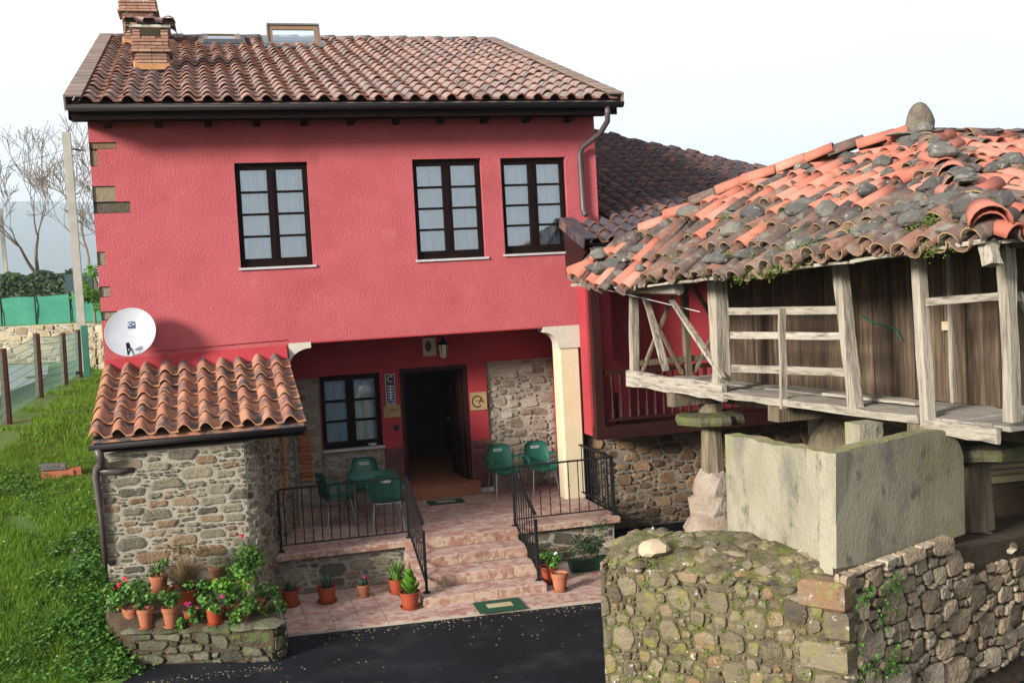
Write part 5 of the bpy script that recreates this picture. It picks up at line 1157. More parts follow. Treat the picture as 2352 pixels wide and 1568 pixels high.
# ballast stones
def onA(s, t): return RA(s, t)
for k in range(112):
    if k < 90:
        s = rr_.uniform(SN+.3, SF-.3); tm = tmaxA(s); q_ = rr_.random()**1.6; t = -.45+(tm+.4)*q_
        if s > 4.5 and rr_.random() < .45: continue
        if t > tm-.05: continue
        p = RA(s, t)
    else:
        t = rr_.uniform(-.1, 3.8); s = SN+.15+(smaxF(t)-SN-.3)*rr_.random(); p = RF(s, t)
    near_hip = 1.0
    b__ = rr_.uniform(.055, .135)
    lump((p.x, p.y, p.z+.115), b__*1.25, b__*.9, b__*rr_.uniform(.5, .95), rr_, rr_.uniform(0, 3), 7, 4, .6, .70).build('ballast_stone', roofstone, groof)
for k in range(16):      # along the near hip and ridge
    p = P(SN, -.5, 4.4).lerp(P(APX, APT, APZ), rr_.uniform(.25, 1)); lump((p.x, p.y, p.z+.23), rr_.uniform(.09, .15), rr_.uniform(.07, .12), rr_.uniform(.05, .08), rr_, rr_.uniform(0, 3), 7, 4, .6, .68).build('ballast_stone', roofstone, groof)
for k in range(12):
    p = P(APX, APT+.5+.35*k, APZ); lump((p.x, p.y, p.z+.17), .16, .12, .045, rr_, rr_.uniform(0, 3), 7, 4).build('ballast_stone', roofstone, groof)
# finial
ap = P(APX, APT, APZ)
MB().lathe([(.165, -.05), (.17, .04), (.165, .12), (.15, .20), (.115, .28), (.07, .335), (.025, .36), (0, .365)], (ap.x-.02, ap.y, ap.z+.17), 14, wob=lambda j, z: .07*math.sin(j*1.9+z*9)+.05*math.sin(j*.9+z*23)).build('finial', mat('finial_stone', [(0, (.09, .075, .06)), (1, (.25, .21, .165))], 7, 8, 0, .95, (24, 1, .04), spots=[((.13, .14, .05), 5, .55, .7)]), groof, smooth=True)
for dx, dy, rx in ((-.25, .0, .22), (.26, 0, .22), (0, -.2, .2), (.12, .1, .25)):
    lump((ap.x+dx, ap.y+dy, ap.z+.15+(.03 if dx > 0 else -.02)), rx, .13, .03, rr_, .15, 8, 4).build('finial_slate', roofstone, groof)
# eave boards under the tile edge
for k in range(14):
    s = SN+.1+k*.54; 
    MB().beam(P(s, -.47, ze(s)-.045+rr_.uniform(-.01, .01)), P(s+.50, -.47, ze(s+.5)-.045), .09, .03, (0, 0, 1), 0, .008, 2, rr_).build('eave_board', oldwood_h, groof)
for k in range(9): MB().beam(P(SN+.04, -.3+k*.55, 4.34), P(SN+.04, .2+k*.55, 4.345), .09, .03).build('eave_board', oldwood_h, groof)
MB().beam(P(SN+.10, -.40, 4.15), P(SN+.14, -.38, 4.34), .11, .12, a_, 0, .012, 3, rr_).build('corner_block', oldwood, groof)
# moss on the eave
clm2 = [(rr_.choice([rr_.uniform(1.6, 3.6), rr_.uniform(2.3, 3.3), rr_.uniform(-.2, 5.6), rr_.uniform(-.1, .6)]), rr_.choice([-.5, -.47, -.4, rr_.uniform(-.5, .8)])) for _ in range(60)]
def mf2():
    s, t = rr_.choice(clm2); p = RA(s+rr_.gauss(0, .05), t+rr_.gauss(0, .04)); return p+V((0, 0, .06+rr_.gauss(0, .035)-(.05 if t < -.45 else -.04))), (-.5, -.3, .6)
o = soup('moss', *grow(7500, mf2, .030, rr_, .5, .3, .5), moss_m, groof); o['kind'] = 'stuff'
# small fittings
jb = thing('junction_box', tuple(P(1.35, .93, 3.55)), 'small cream electrical box on the granary plank wall', 'box')
s0, z0 = SZ(2174, 748, .94); MB().add([], []).beam(P(s0, .94, z0-.045), P(s0, .94, z0+.045), .085, .05, b_).build('case', beige, jb)
MB().tube([P(s0, .96, z0+.04), P(s0+.01, .96, z0+.3), P(s0, .965, z0+.7)], .007, 5).build('cable', black, jb)
rp = MB(); rpts = []
for x, y in ((1975, 722), (2000, 738), (2030, 746), (2050, 752), (2060, 760), (2072, 782)): s0, z0 = SZ(x, y, .93); rpts.append(P(s0, .93, z0))
ro = rp.tube(rpts, .008, 5).build('green_rope', green_pl); tag(ro, 'thin green rope hanging on the granary plank wall', 'rope')
wl_ = MB().tube([at(1390, 665, 15.2), at(1500, 690, 14.6), at(1608, 716, 14.3)], .006, 4).build('washing_line', white); tag(wl_, 'white washing line strung behind the granary gallery braces', 'rope')
# things under the granary
c0 = ony(1990, 985, 9.5)
pl = thing('stone_pier', (c0.x, c0.y, 0), 'pale square stone pier rising behind the cement enclosure', 'pier')
MB().box(c0.x-.14, c0.x+.12, c0.y-.10, c0.y+.16, 2.33, 2.655).build('block', cement, pl); MB().box(c0.x-.30, c0.x+.20, c0.y-.22, c0.y+.24, 2.20, 2.328).build('slab', cement, pl); MB().box(c0.x-.16, c0.x+.16, c0.y-.10, c0.y+.18, 0, 2.199).build('shaft', mortar_d, pl)
bs = MB(); q0 = ony(2040, 985, 12.5); vs = []
for j in range(5):
    for i in range(9): vs.append((q0.x-.6+1.7*i/8, 12.3+.3*j, 2.28+.10*math.sin(i*1.3+j)+.05*j-.015*i*j))
sh = bs.add(vs, [(j*9+i, j*9+i+1, (j+1)*9+i+1, (j+1)*9+i) for j in range(4) for i in range(8)]).add([(v_[0], v_[1]+.01, v_[2]-.5) for v_ in vs[:9]], []).build('tarpaulin', blue_sheet)
n9 = 45
tag(sh, 'blue and white sheet glimpsed under the granary behind the cement enclosure', 'tarpaulin')
hp = lump((q0.x+.2, 12.9, 1.55), 1.0, .6, .72, random.Random(2), 0, 12, 6, 1).build('wood_heap', pillar_m); tag(hp, 'dark heap covered by the blue sheet under the granary', 'heap')
lump((q0.x+.2, 12.9, .55), 1.05, .65, .75, random.Random(4), 0, 12, 6, 1).build('heap_base', pillar_m, hp)
lum = thing('lumber_pile', (9, 10.6, 1.2), 'pile of pale sawn boards stored under the granary', 'lumber')
p0 = ony(2300, 1150, 10.4)
for k in range(9):
    y = 10.2+.14*k; z = 1.78+.035*k
    MB().beam((p0.x-.35+.05*k, y, z), (p0.x+2.2, y+.25, z-.10), .12, .07, (0, 0, 1), 0, .004, 3, rg).build('board', lumber, lum)
MB().box(p0.x-.3, p0.x+2.2, 10.15, 11.6, 0, 1.72).build('bearer', soil_m, lum)
for (x, y, Y, r_, lb) in ((2285, 1128, 10.35, .075, 'small red metal can resting on the pale boards under the granary, by the pillar'), (2330, 1085, 11.2, .10, 'red metal drum at the back of the board pile under the granary')):
    c = ony(x, y, Y); o = MB().lathe([(0, -r_), (r_*.9, -r_), (r_, -r_*.85), (r_, r_*.7), (r_*.5, r_), (r_*.3, r_*1.15), (0, r_*1.15)], c, 14).build('red_can', redthing, smooth=True); tag(o, lb, 'can')
# dark rear wall of the yard under the granary
rw = thing('yard_wall', (10, 15, 0), 'dark stone yard wall in the shade behind the granary pillars', 'wall')
MB().box(8.9, 16, 14.9, 15.2, 0, 2.5).build('core', mortar_d, rw)
masonry(rw, (8.9, 14.9, .6), (1, 0, 0), 3.6, 1.85, (0, -1, 0), .34, .2, st_brown, 61, proud=.03)
# ------------------------------------------------------------------ raised bed
bed = thing('raised_bed', (-.2, 13.4, 0), 'low mossy stone flower bed holding the terracotta pots', 'flower bed')
BT = .40
bp = [(-1.12, 13.42), (-.2, 13.10), (.50, 12.84), (.64, 12.95), (.62, 13.9), (.55, 14.42), (-1.36, 14.45), (-1.38, 13.7)]
MB().prism(bp, -.02, [BT-.06, BT-.03, BT-.02, BT-.02, BT, BT, BT+.25, BT+.2]).build('core', soil_m, bed)
seg(bp[0], bp[1], 0.0, BT-.03, 71, st_bed, .30, .12, bed, .03, .012); seg(bp[1], bp[2], 0.0, BT, 72, st_bed, .26, .12, bed, .03, .012)
seg(bp[2], bp[3], 0.0, BT, 73, st_bed, .16, .12, bed, .03, .012); seg(bp[3], bp[4], 0.0, BT, 74, st_bed, .22, .12, bed, .02, .012)
rb_ = random.Random(15)
for k in range(11):
    f_ = k/10; p = V((bp[0][0], bp[0][1], 0)).lerp(V((bp[2][0], bp[2][1], 0)), f_)
    lump((p.x+rb_.uniform(-.03, .03), p.y+.10+rb_.uniform(-.02, .05), BT-.02), rb_.uniform(.11, .19), rb_.uniform(.09, .14), rb_.uniform(.025, .05), rb_, rb_.uniform(-.4, .4), 8, 4).build('cope_stone', st_bed, bed)
lump((.50, 12.99, BT), .20, .17, .035, rb_, .2, 8, 4).build('cope_stone', st_bed, bed)
# back tier
MB().prism([(-.95, 14.05), (.35, 13.95), (.42, 14.42), (-.98, 14.44)], BT-.05, .62).build('back_tier', st_bed, bed)
for k in range(8): lump((-.85+.16*k, 14.02-.01*k+rb_.uniform(-.02, .02), .50), .10, .06, .07, rb_, 0, 7, 4, 1).build('tier_stone', st_bed, bed)
# ------------------------------------------------------------------ pots
def pot_mesh(r, h, kind):
    if kind == 'clay': pr = [(0, 0), (r*.66, 0), (r*.92, h*.78), (r*1.0, h*.78), (r*1.02, h), (r*.92, h), (r*.86, h*.9), (0, h*.88)]
    else: pr = [(0, 0), (r*.70, 0), (r*.88, h*.93), (r*1.0, h*.95), (r*1.0, h), (r*.90, h), (r*.84, h*.88), (0, h*.86)]
    return MB().lathe(pr, (0, 0, 0), 22)
RN = random.Random(31)
def tufts(cx, cz, n, spread, hgt, wid, rng):
    vs = []; fs = []
    for k in range(n):
        an = rng.uniform(0, 2*math.pi); tilt = rng.uniform(.1, 1)*spread; h = hgt*rng.uniform(.6, 1.1); b0 = (math.cos(an)*wid*2*rng.random(), math.sin(an)*wid*2*rng.random())
        px = (-math.sin(an)*wid/2, math.cos(an)*wid/2); d = (math.cos(an)*tilt, math.sin(an)*tilt); o = len(vs)
        for f_, ww in ((0, 1), (.5, .8), (1, .1)):
            x, y, z = b0[0]+d[0]*h*f_**1.5, b0[1]+d[1]*h*f_**1.5, cz+h*f_*(1-.25*tilt*f_)
            vs += [(x-px[0]*ww, y-px[1]*ww, z), (x+px[0]*ww, y+px[1]*ww, z)]
        fs += [(o, o+1, o+3), (o, o+3, o+2), (o+2, o+3, o+5), (o+2, o+5, o+4)]
    return np.array(vs), np.array(fs)
def potplant(p, r, h, kind, plant, label, rz=None, saucer=True, group='potted plants'):
    t = thing('potted_plant', tuple(p), label, 'potted plant', group, RN.uniform(0, 6))
    pot_mesh(r, h, kind).build('pot', potclay if kind == 'clay' else potred, t, local=True, smooth=False)
    MB().lathe([(0, h*.89), (r*.86, h*.89)], (0, 0, 0), 16).build('soil', soil_m, t, local=True)
    if saucer: MB().lathe([(0, -.012), (r*.85, -.012), (r*.98, .02), (r*.93, .02), (r*.8, 0), (0, 0)], (0, 0, 0.012), 20).build('saucer', potclay if kind == 'clay' else potred, t, local=True)
    if plant is None: return t
    ty, sx, sz, n, lm, fl = plant
    if ty == 'bush':
        sx *= 1.2; sz *= 1.1
        c = [ball((RN.uniform(-.7, .7)*sx, RN.uniform(-.7, .7)*sx, h+sz*RN.uniform(.15, .85)), sx*.5, sx*.5, sz*.36, RN, .3) for _ in range(7)]
        soup('leaves', *grow(int(n*1.8), lambda: RN.choice(c)(), .046, RN, .9, .25), lm, t, True)
        st = MB()
        for k in range(7):
            an = RN.uniform(0, 6.3); st.tube([(0, 0, h*.88), (.3*sx*math.cos(an), .3*sx*math.sin(an), h+sz*.4), (.7*sx*math.cos(an), .7*sx*math.sin(an), h+sz*RN.uniform(.6, 1))], .005, 5)
        st.build('stems', leaf_dark, t, local=True)
        for (fx, fz, fm) in fl or ():
            an = RN.uniform(3.5, 5.5)
            fc = (fx*math.cos(an), fx*math.sin(an), h+fz)
            o = soup('flower', *grow(26, ball(fc, .035, .035, .028, RN, .3), .026, RN, .9, .3), fm, t, True)
    elif ty == 'trail':
        c = [ball((sx*math.cos(an_)*RN.uniform(.4, 1.1), sx*math.sin(an_)*RN.uniform(.4, 1.1), h+sz*RN.uniform(-.6, .5)), sx*.40, sx*.40, sz*.35, RN, .2) for an_ in [RN.uniform(0, 6.3) for _ in range(7)]]
        soup('leaves', *grow(int(n*1.7), lambda: RN.choice(c)(), .046, RN, .9, .25), lm, t, True)
        for (fx, fz, fm) in fl or (): soup('flower', *grow(30, ball((fx*.6, -fx*.8, h+fz), .034, .034, .026, RN, .3), .025, RN, .9, .3), fm, t, True)
    elif ty == 'spiky': soup('leaves', *tufts(0, h*.86, n, sx, sz, .028, RN), lm, t, True)
    elif ty == 'grass':
        soup('stems', *tufts(0, h*.86, n, sx, sz, .008, RN), lm, t, True)
        if fl: soup('dead_flower_heads', *grow(420, ball((0.02, .08, h+sz*.95), .34, .30, .06, RN, .1), .032, RN, .8, .4), dry_m, t, True, True)
        soup('fresh_leaves', *grow(60, ball((0, 0, h+sz*.45), .10, .10, .10, RN, .1), .04, RN, .6, .3), leaf_m, t, True)
    elif ty == 'cactus':
        for k in range(5):
            an = k*1.25; MB().lathe([(0, 0), (.028, .01), (.034, .05), (.026, .09), (0, .11)], (.035*math.cos(an), .035*math.sin(an), h*.86), 9).build('segment', leaf_dark, t, local=True, smooth=True)
        for (fx, fz, fm) in fl: soup('flower', *grow(30, ball((fx, -.02, h+fz), .035, .03, .03, RN, .3), .026, RN, .9, .3), fm, t, True)
    elif ty == 'rosette':
        vs = []; fs = []
        for k in range(n):
            an = k*2.4; ring = k/n; rr2 = sx*(.45+.55*(1-ring)); z = h*.86+sz*ring; o = len(vs)
            d = V((math.cos(an), math.sin(an), .55+ring*1.2)).normalized(); sd2 = V((-math.sin(an), math.cos(an), 0)); upv = sd2.cross(d)*-1
            for f_, ww, cu in ((0, .15, 0), (.45, .75, -.02), (.8, .85, .01), (1, .35, .05)):
                c2 = V((0, 0, z))+d*(rr2*f_)+V((0, 0, cu))
                vs += [c2-sd2*ww*sx*.32+V((0, 0, .02*ww)), c2, c2+sd2*ww*sx*.32+V((0, 0, .02*ww))]
            for q_ in range(3):
                for e_ in range(2): a0 = o+q_*3+e_; fs += [(a0, a0+1, a0+4), (a0, a0+4, a0+3)]
        soup('leaves', np.array([tuple(v_) for v_ in vs]), np.array(fs), lm, t, True)
    return t
M_PX = 14.0/FD
GZ = lambda x, y, z: onz(x, y, z)
zb = BT+.02
potplant(GZ(278, 1424, zb), .085, .21, 'clay', ('bush', .15, .24, 170, leaf_m, [(.10, .22, red_fl)]), 'terracotta pot of leafy geranium at the grass end of the stone flower bed')
potplant(GZ(304, 1434, zb), .105, .21, 'clay', ('bush', .19, .30, 300, leaf_m, [(.12, .30, red_fl), (.05, .36, red_fl)]), 'terracotta pot of bushy geranium with red flowers, second along the bed edge from the grass')
potplant(GZ(336, 1441, zb), .095, .235, 'clay', ('bush', .10, .15, 80, leaf_m, None), 'terracotta pot with sparse geranium, third along the bed edge from the grass')
potplant(GZ(394, 1438, zb), .10, .235, 'clay', ('bush', .15, .20, 110, leaf_m, None), 'terracotta pot with leggy geranium below the large dry grass pot')
potplant(GZ(440, 1432, zb), .10, .18, 'plastic', ('trail', .17, .20, 300, leaf_m, [(.14, .10, pink_fl)]), 'red plastic pot hidden under trailing ivy geranium on the bed edge')
potplant(GZ(494, 1431, zb), .11, .20, 'plastic', ('trail', .16, .18, 200, leaf_m, [(.13, .10, pink_fl), (.10, .20, pink_fl)]), 'red plastic pot of ivy geranium with magenta flowers on the bed edge')
potplant(GZ(535, 1420, zb), .105, .18, 'clay', ('bush', .19, .28, 230, leaf_lime, None), 'terracotta pot of lime green geranium at the patio end of the bed')
potplant(GZ(427, 1400, zb)+V((0, .06, .0)), .215, .26, 'plastic', ('grass', 1.15, .46, 700, dry_m, True), 'large red pot of dry brown grass with dead flower heads')
potplant(GZ(367, 1358, .62), .115, .21, 'clay', ('bush', .12, .17, 70, leaf_m, None), 'weathered terracotta pot on the back tier, left of the dry grass')
potplant(GZ(503, 1330, .62), .135, .19, 'clay', ('grass', .9, .10, 60, dry_m, None), 'weathered terracotta pot with withered stems on the back tier by the lean-to corner')
potplant(GZ(341, 1378, zb), .08, .15, 'clay', ('bush', .13, .20, 90, dry_m, None), 'terracotta pot of wilted reddish plant behind the red flowered geranium')
potplant(GZ(568, 1362, zb+.05), .12, .20, 'clay', ('bush', .26, .40, 420, leaf_m, [(.02, .55, red_fl)]), 'tall leafy geranium with single red bud at the lean-to corner')
potplant(GZ(560, 1425, zb), .06, .10, 'clay', ('trail', .22, .30, 340, leaf_m, None), 'small pot smothered by ivy geranium spilling over the bed corner')
potplant(GZ(625, 1432, .044), .095, .17, 'plastic', ('spiky', .55, .22, 26, leaf_blue, None), 'red pot of aloe beside the flower bed corner stone')
potplant(GZ(646, 1408, .044), .065, .15, 'clay', ('spiky', .5, .12, 16, leaf_dark, None), 'small terracotta pot between the flower bed and the terrace wall')
potplant(GZ(668, 1390, .044), .135, .22, 'plastic', ('spiky', .8, .20, 24, leaf_blue, None), 'wide rimmed red pot with sparse grey leaves, under the terrace wall nearest the lean-to')
potplant(GZ(752, 1382, .044), .145, .22, 'plastic', ('spiky', .7, .22, 34, leaf_blue, None), 'wide rimmed red pot of blue green spiky plant under the terrace wall')
potplant(GZ(836, 1369, .044), .09, .17, 'clay', ('cactus', .1, .1, 1, leaf_dark, [(.02, .10, pink_fl)]), 'small terracotta pot of cactus with one magenta flower')
potplant(GZ(912, 1361, .044), .115, .20, 'plastic', ('spiky', .7, .30, 46, leaf_m, None), 'red pot of green aloe next to the steps')
potplant(GZ(943, 1395, .044), .145, .22, 'plastic', ('rosette', .16, .22, 34, leaf_lime, None), 'red pot of bright green rosette plant beside the bottom step')
potplant(GZ(1287, 1356, .044), .115, .25, 'clay', ('spiky', .3, .03, 5, dry_m, None), 'nearly empty terracotta pot beside the bottom step under the handrail')
potplant(GZ(1263, 1338, .044), .13, .24, 'plastic', ('bush', .17, .18, 200, leaf_m, [(.16, .20, white_fl)]), 'dark red pot of green plant with white flower behind the nearly empty pot')
potplant(GZ(598, 1400, zb), .07, .12, 'clay', ('trail', .24, .34, 320, leaf_m, None), 'leafy geranium mass filling the bed corner next to the patio')
potplant(GZ(470, 1392, zb), .09, .14, 'clay', ('bush', .18, .20, 200, leaf_m, None), 'short leafy geranium behind the magenta flowers, beside the large dry grass pot')
potplant(GZ(255, 1405, zb), .07, .12, 'clay', ('trail', .20, .22, 240, leaf_m, [(.12, .16, pink_fl)]), 'ivy geranium tumbling off the flower bed into the grass')
tr = thing('planter_box', tuple(GZ(1352, 1308, .044)), 'dark green trough planter with dense small leaved shrub under terrace edge', 'planter', rz=-.03)
MB().add([(-.26, -.09, 0), (.26, -.09, 0), (.26, .09, 0), (-.26, .09, 0), (-.29, -.11, .17), (.29, -.11, .17), (.29, .11, .17), (-.29, .11, .17), (-.27, -.09, .165), (.27, -.09, .165), (.27, .09, .165), (-.27, .09, .165)], [(3, 2, 1, 0), (0, 1, 5, 4), (1, 2, 6, 5), (2, 3, 7, 6), (3, 0, 4, 7), (4, 5, 9, 8), (5, 6, 10, 9), (6, 7, 11, 10), (7, 4, 8, 11), (8, 9, 10, 11)]).build('trough', mat('dark_green_plastic', [(0, (.006, .03, .02)), (1, (.01, .045, .03))], 4, 3, 0, .5), tr, local=True)
cs = [ball((RN.uniform(-.33, .28), RN.uniform(-.12, .12), .42+RN.uniform(-.15, .2)), .17, .14, .12, RN, .4) for _ in range(9)]
soup('leaves', *grow(1500, lambda: RN.choice(cs)(), .032, RN, .55, .2), leaf_dark, tr, True)
st = MB()
for k in range(8): st.tube([(RN.uniform(-.15, .15), 0, .16), (RN.uniform(-.2, .2), RN.uniform(-.06, .06), .35), (RN.uniform(-.3, .3), RN.uniform(-.1, .1), .55)], .008, 5)
st.build('stems', bark_m, tr, local=True)
hs_ = MB().tube([(.42, 13.55, .44), (.50, 13.45, .62), (.58, 13.30, .60), (.62, 13.12, .45), (.66, 13.0, .25), (.68, 12.95, .02)], .011, 7).build('garden_hose', black, smooth=True); tag(hs_, 'black hose looping over the flower bed corner', 'hose')
# brick pile on the grass
bpz = gz(-2.35, 18.0)+.03
bpil = thing('brick_pile', (-2.35, 18.0, bpz), 'two old bricks stacked on the grass bank', 'bricks', rz=.05)
c = ony(133, 1090, 18.0); bpil.location = (c.x, 18.0, gz(c.x, 18.0)+.0)
bevelbox(.46, .20, .13, .01).build('brick', oldbrick, bpil, Matrix.Translation((0, 0, .07)), local=True); bevelbox(.16, .20, .15, .01).build('brick', oldbrick, bpil, Matrix.Translation((.26, .02, .075)), local=True); bevelbox(.38, .22, .09, .01).build('slab_stone', roofstone, bpil, Matrix.Translation((-.06, 0, .19)) @ Matrix.Rotation(.05, 4, 'Y'), local=True)
# rubble by the downpipe
rg3 = random.Random(3)
for k in range(14):
    x, y = -1.62+rg3.uniform(-.25, .15), 14.75+rg3.uniform(-.25, .5)
    o = lump((x, y, gz(x, y)+.01), rg3.uniform(.03, .07), rg3.uniform(.03, .06), rg3.uniform(.02, .035), rg3, rg3.uniform(0, 3), 7, 4).build('loose_stone', st_annex); tag(o, 'loose grey stone in the grass beside the lean-to downpipe', 'stone', 'loose stones by the downpipe')
# ------------------------------------------------------------------ grass
rn = np.random.default_rng(4)
def ghash(x, y): return gz(x, y)
def blades(n, x0, x1, y0, y1, h, w_, keep):
    X = rn.uniform(x0, x1, n); Y = y0+(y1-y0)*rn.random(n)**1.25
    pts = [(x, y) for x, y in zip(X, Y) if keep(x, y)]
    n = len(pts); X = np.array([p[0] for p in pts]); Y = np.array([p[1] for p in pts])
    Z = np.array([gz(x, y) for x, y in pts])+np.sin(X*3.1+Y*1.7)*np.sin(Y*2.3-X)*.035*((X < -1.6) & (Y > 12.5))
    clump = .55+.9*(np.sin(X*2.7+1.3*np.sin(Y*1.9))*np.sin(Y*2.1+X)*.5+.5); H = h*clump*rn.uniform(.5, 1.3, n); an = rn.uniform(0, 2*np.pi, n); ln = rn.uniform(.1, .9, n)*H
    la = rn.uniform(0, 2*np.pi, n); ww = w_*rn.uniform(.7, 1.4, n)
    v = np.zeros((n, 3, 3)); v[:, 0] = np.c_[X-np.cos(an)*ww, Y-np.sin(an)*ww, Z-.01]; v[:, 1] = np.c_[X+np.cos(an)*ww, Y+np.sin(an)*ww, Z-.01]; v[:, 2] = np.c_[X+np.cos(la)*ln, Y+np.sin(la)*ln, Z+H]
    return v.reshape(-1, 3), np.arange(3*n).reshape(-1, 3)
def lawn(x, y):
    if x > -1.45: return y < 13.55 and x < -1.1-.0 and y > 13.1
    if y < 13.0 + .0: return False
    d = abs(x-(-3.7))
    if d < .35 and y > 19.5: return math.sin(y*2.1)+math.sin(y*5.3+x*4) > .9
    bare = math.sin(x*2.3+1.1)*math.sin(y*1.6+.7)+.4*math.sin(x*6+y*5)
    return bare < 1.05
v1, f1 = blades(95000, -4.6, -1.1, 13.05, 20, .075, .006, lawn)
soup('grass', v1, f1, grass_m)['kind'] = 'stuff'
v2, f2 = blades(42000, -5.2, -1.45, 20, 41, .09, .012, lambda x, y: lawn(x, y) and not (x < -4.0 and y > 24))
o = soup('far_grass', v2, f2, grass_m); o['kind'] = 'stuff'
for nm in ('grass', 'far_grass'):
    o = bpy.data.objects[nm]; o['label'] = 'short green grass on the sunny bank left of the lean-to' if nm == 'grass' else 'grass strip running back between house and wire fence'; o['category'] = 'grass'
# broad weeds among the grass and against the lean-to
wr_ = random.Random(12)
cw_ = []
while len(cw_) < 260:
    x, y = wr_.uniform(-3.6, -1.5), 13.1+wr_.random()**1.5*5.5
    if wr_.random() < .35: x, y = -1.5-abs(wr_.gauss(0, .22)), wr_.uniform(13.4, 15.6)
    elif wr_.random() < .22: x, y = wr_.uniform(-1.6, -1.05), wr_.uniform(13.05, 13.7)
    cw_.append((x, y, wr_.uniform(.05, .16)))
def wf():
    x, y, r_ = wr_.choice(cw_); a2, b2 = x+wr_.gauss(0, r_*.7), y+wr_.gauss(0, r_*.7); return V((a2, b2, gz(a2, b2)+abs(wr_.gauss(.05, r_*.45)))), (0, 0, 1)
wd_ = soup('weeds', *grow(14000, wf, .052, wr_, .7, .25), leaf_m); wd_['kind'] = 'stuff'; wd_['label'] = 'broad leaved weeds and nettles in the grass bank'; wd_['category'] = 'weeds'
dz_ = [(wr_.uniform(-3.3, -1.6), 13.2+wr_.random()*4) for _ in range(40)]
dsv = [ (V((x, y, gz(x, y)+wr_.uniform(.07, .13)))) for x, y in dz_]
it_ = iter(dsv*8)
ds = soup('daisies', *grow(len(dsv)*6, lambda: (next(it_)+V((wr_.uniform(-.01, .01), wr_.uniform(-.01, .01), 0)), (0, 0, 1)), .018, wr_, .9, .1), white_fl); ds['kind'] = 'stuff'; ds['label'] = 'tiny white daisies scattered over the grass bank'; ds['category'] = 'flowers'
# plant against the lean-to wall
for (x, y, h_, n, lb) in ((-.05, 14.36, .30, 60, 'thin pale weed growing up the lean-to wall behind the dry grass'), (-.6, 14.34, .2, 60, 'small bushy weed at the foot of the lean-to wall')):
    t = thing('wall_weed', (x, y, .62), lb, 'weed'); cc = [ball((RN.uniform(-.05, .05), 0, h_*k/5), .05, .03, .05, RN, .1) for k in range(6)]
    soup('leaves', *grow(n, lambda: RN.choice(cc)(), .035, RN, .6, .2), leaf_lime, t, True); MB().tube([(0, 0, 0), (.01, 0, h_)], .004, 5).build('stem', dry_m, t, local=True)
# grit and fallen leaves along the asphalt edge
gr_ = random.Random(6); gv = MB()
for k in range(420):
    x = gr_.uniform(-.9, 4.6); y = (13.70-.078*(x-.62) if x > .62 else 12.75)-abs(gr_.gauss(0, .16))-.01
    if gr_.random() < .25: y = gr_.uniform(11, 13.4)
    r_ = gr_.uniform(.004, .013); z = .006; o_ = len(gv.v)
    gv.add([(x-r_, y, z), (x+r_*.3, y-r_, z), (x+r_, y+r_*.4, z), (x, y+r_*.1, z+r_*.9)], [(0, 1, 3), (1, 2, 3), (2, 0, 3)])
go = gv.build('grit', st_annex); go['kind'] = 'stuff'; go['label'] = 'fine grit scattered along the edge of the asphalt'; go['category'] = 'grit'
# ------------------------------------------------------------------ fence on the left
fen = thing('wire_fence', (-3.7, 26, 2.1), 'wire mesh fence on dark wooden posts beside the grass', 'fence')
tops = []
for (xb, yb, xt, yt) in ((18, 972, 5, 800), (92, 915, 83, 766), (150, 887, 143, 764), (183, 866, 178, 757)):
    z = 2.2; b = onz(xb, yb, z)
    for _ in range(4): z = gz(b.x, b.y); b = onz(xb, yb, z)
    d = (b-CAM).dot(fw); tpt = at(xt+(xb-xt)*.0, yt, d); tops.append((b, tpt))
    MB().tube([b-V((0, 0, .2)), b.lerp(tpt, .5), tpt], [.085, .082, .075], 8).build('post', post_m, fen)
ex = [(tops[0][0]+(tops[0][0]-tops[1][0]), tops[0][1]+(tops[0][1]-tops[1][1]))]+tops
for (b0, t0), (b1, t1) in zip(ex, ex[1:]):
    for k in range(9): MB().tube([b0.lerp(t0, .06+.11*k), b1.lerp(t1, .06+.11*k)], .006, 3, cap=False).build('wire', flat('fence_wire', (.10, .22, .17), .6) if 'fence_wire' not in MATS else MATS['fence_wire'], fen)
    m = MB()
    for k in range(1, 40): m.tube([b0.lerp(b1, k/40).lerp(t0.lerp(t1, k/40), .05), b0.lerp(b1, k/40).lerp(t0.lerp(t1, k/40), .95)], .004, 3, cap=False)
    m.build('mesh_wires', MATS['fence_wire'], fen)['kind'] = 'stuff'
# yard beyond the fence
yard = MB(); q = [onz(x, y, 2.33) for x, y in ((-250, 985), (0, 912), (108, 868), (112, 838), (-250, 850))]
yd = yard.add([(p.x, p.y, 2.37) for p in q], [tuple(range(5))]).build('yard_slab', slab_m); yd['kind'] = 'structure'
p = onz(60, 868, 2.38); o = MB().beam(p, p+V((1.3, .9, 0)), .14, .08).build('timber_baulk', post_m); tag(o, 'single timber lying on the wet slab beyond the fence', 'timber')
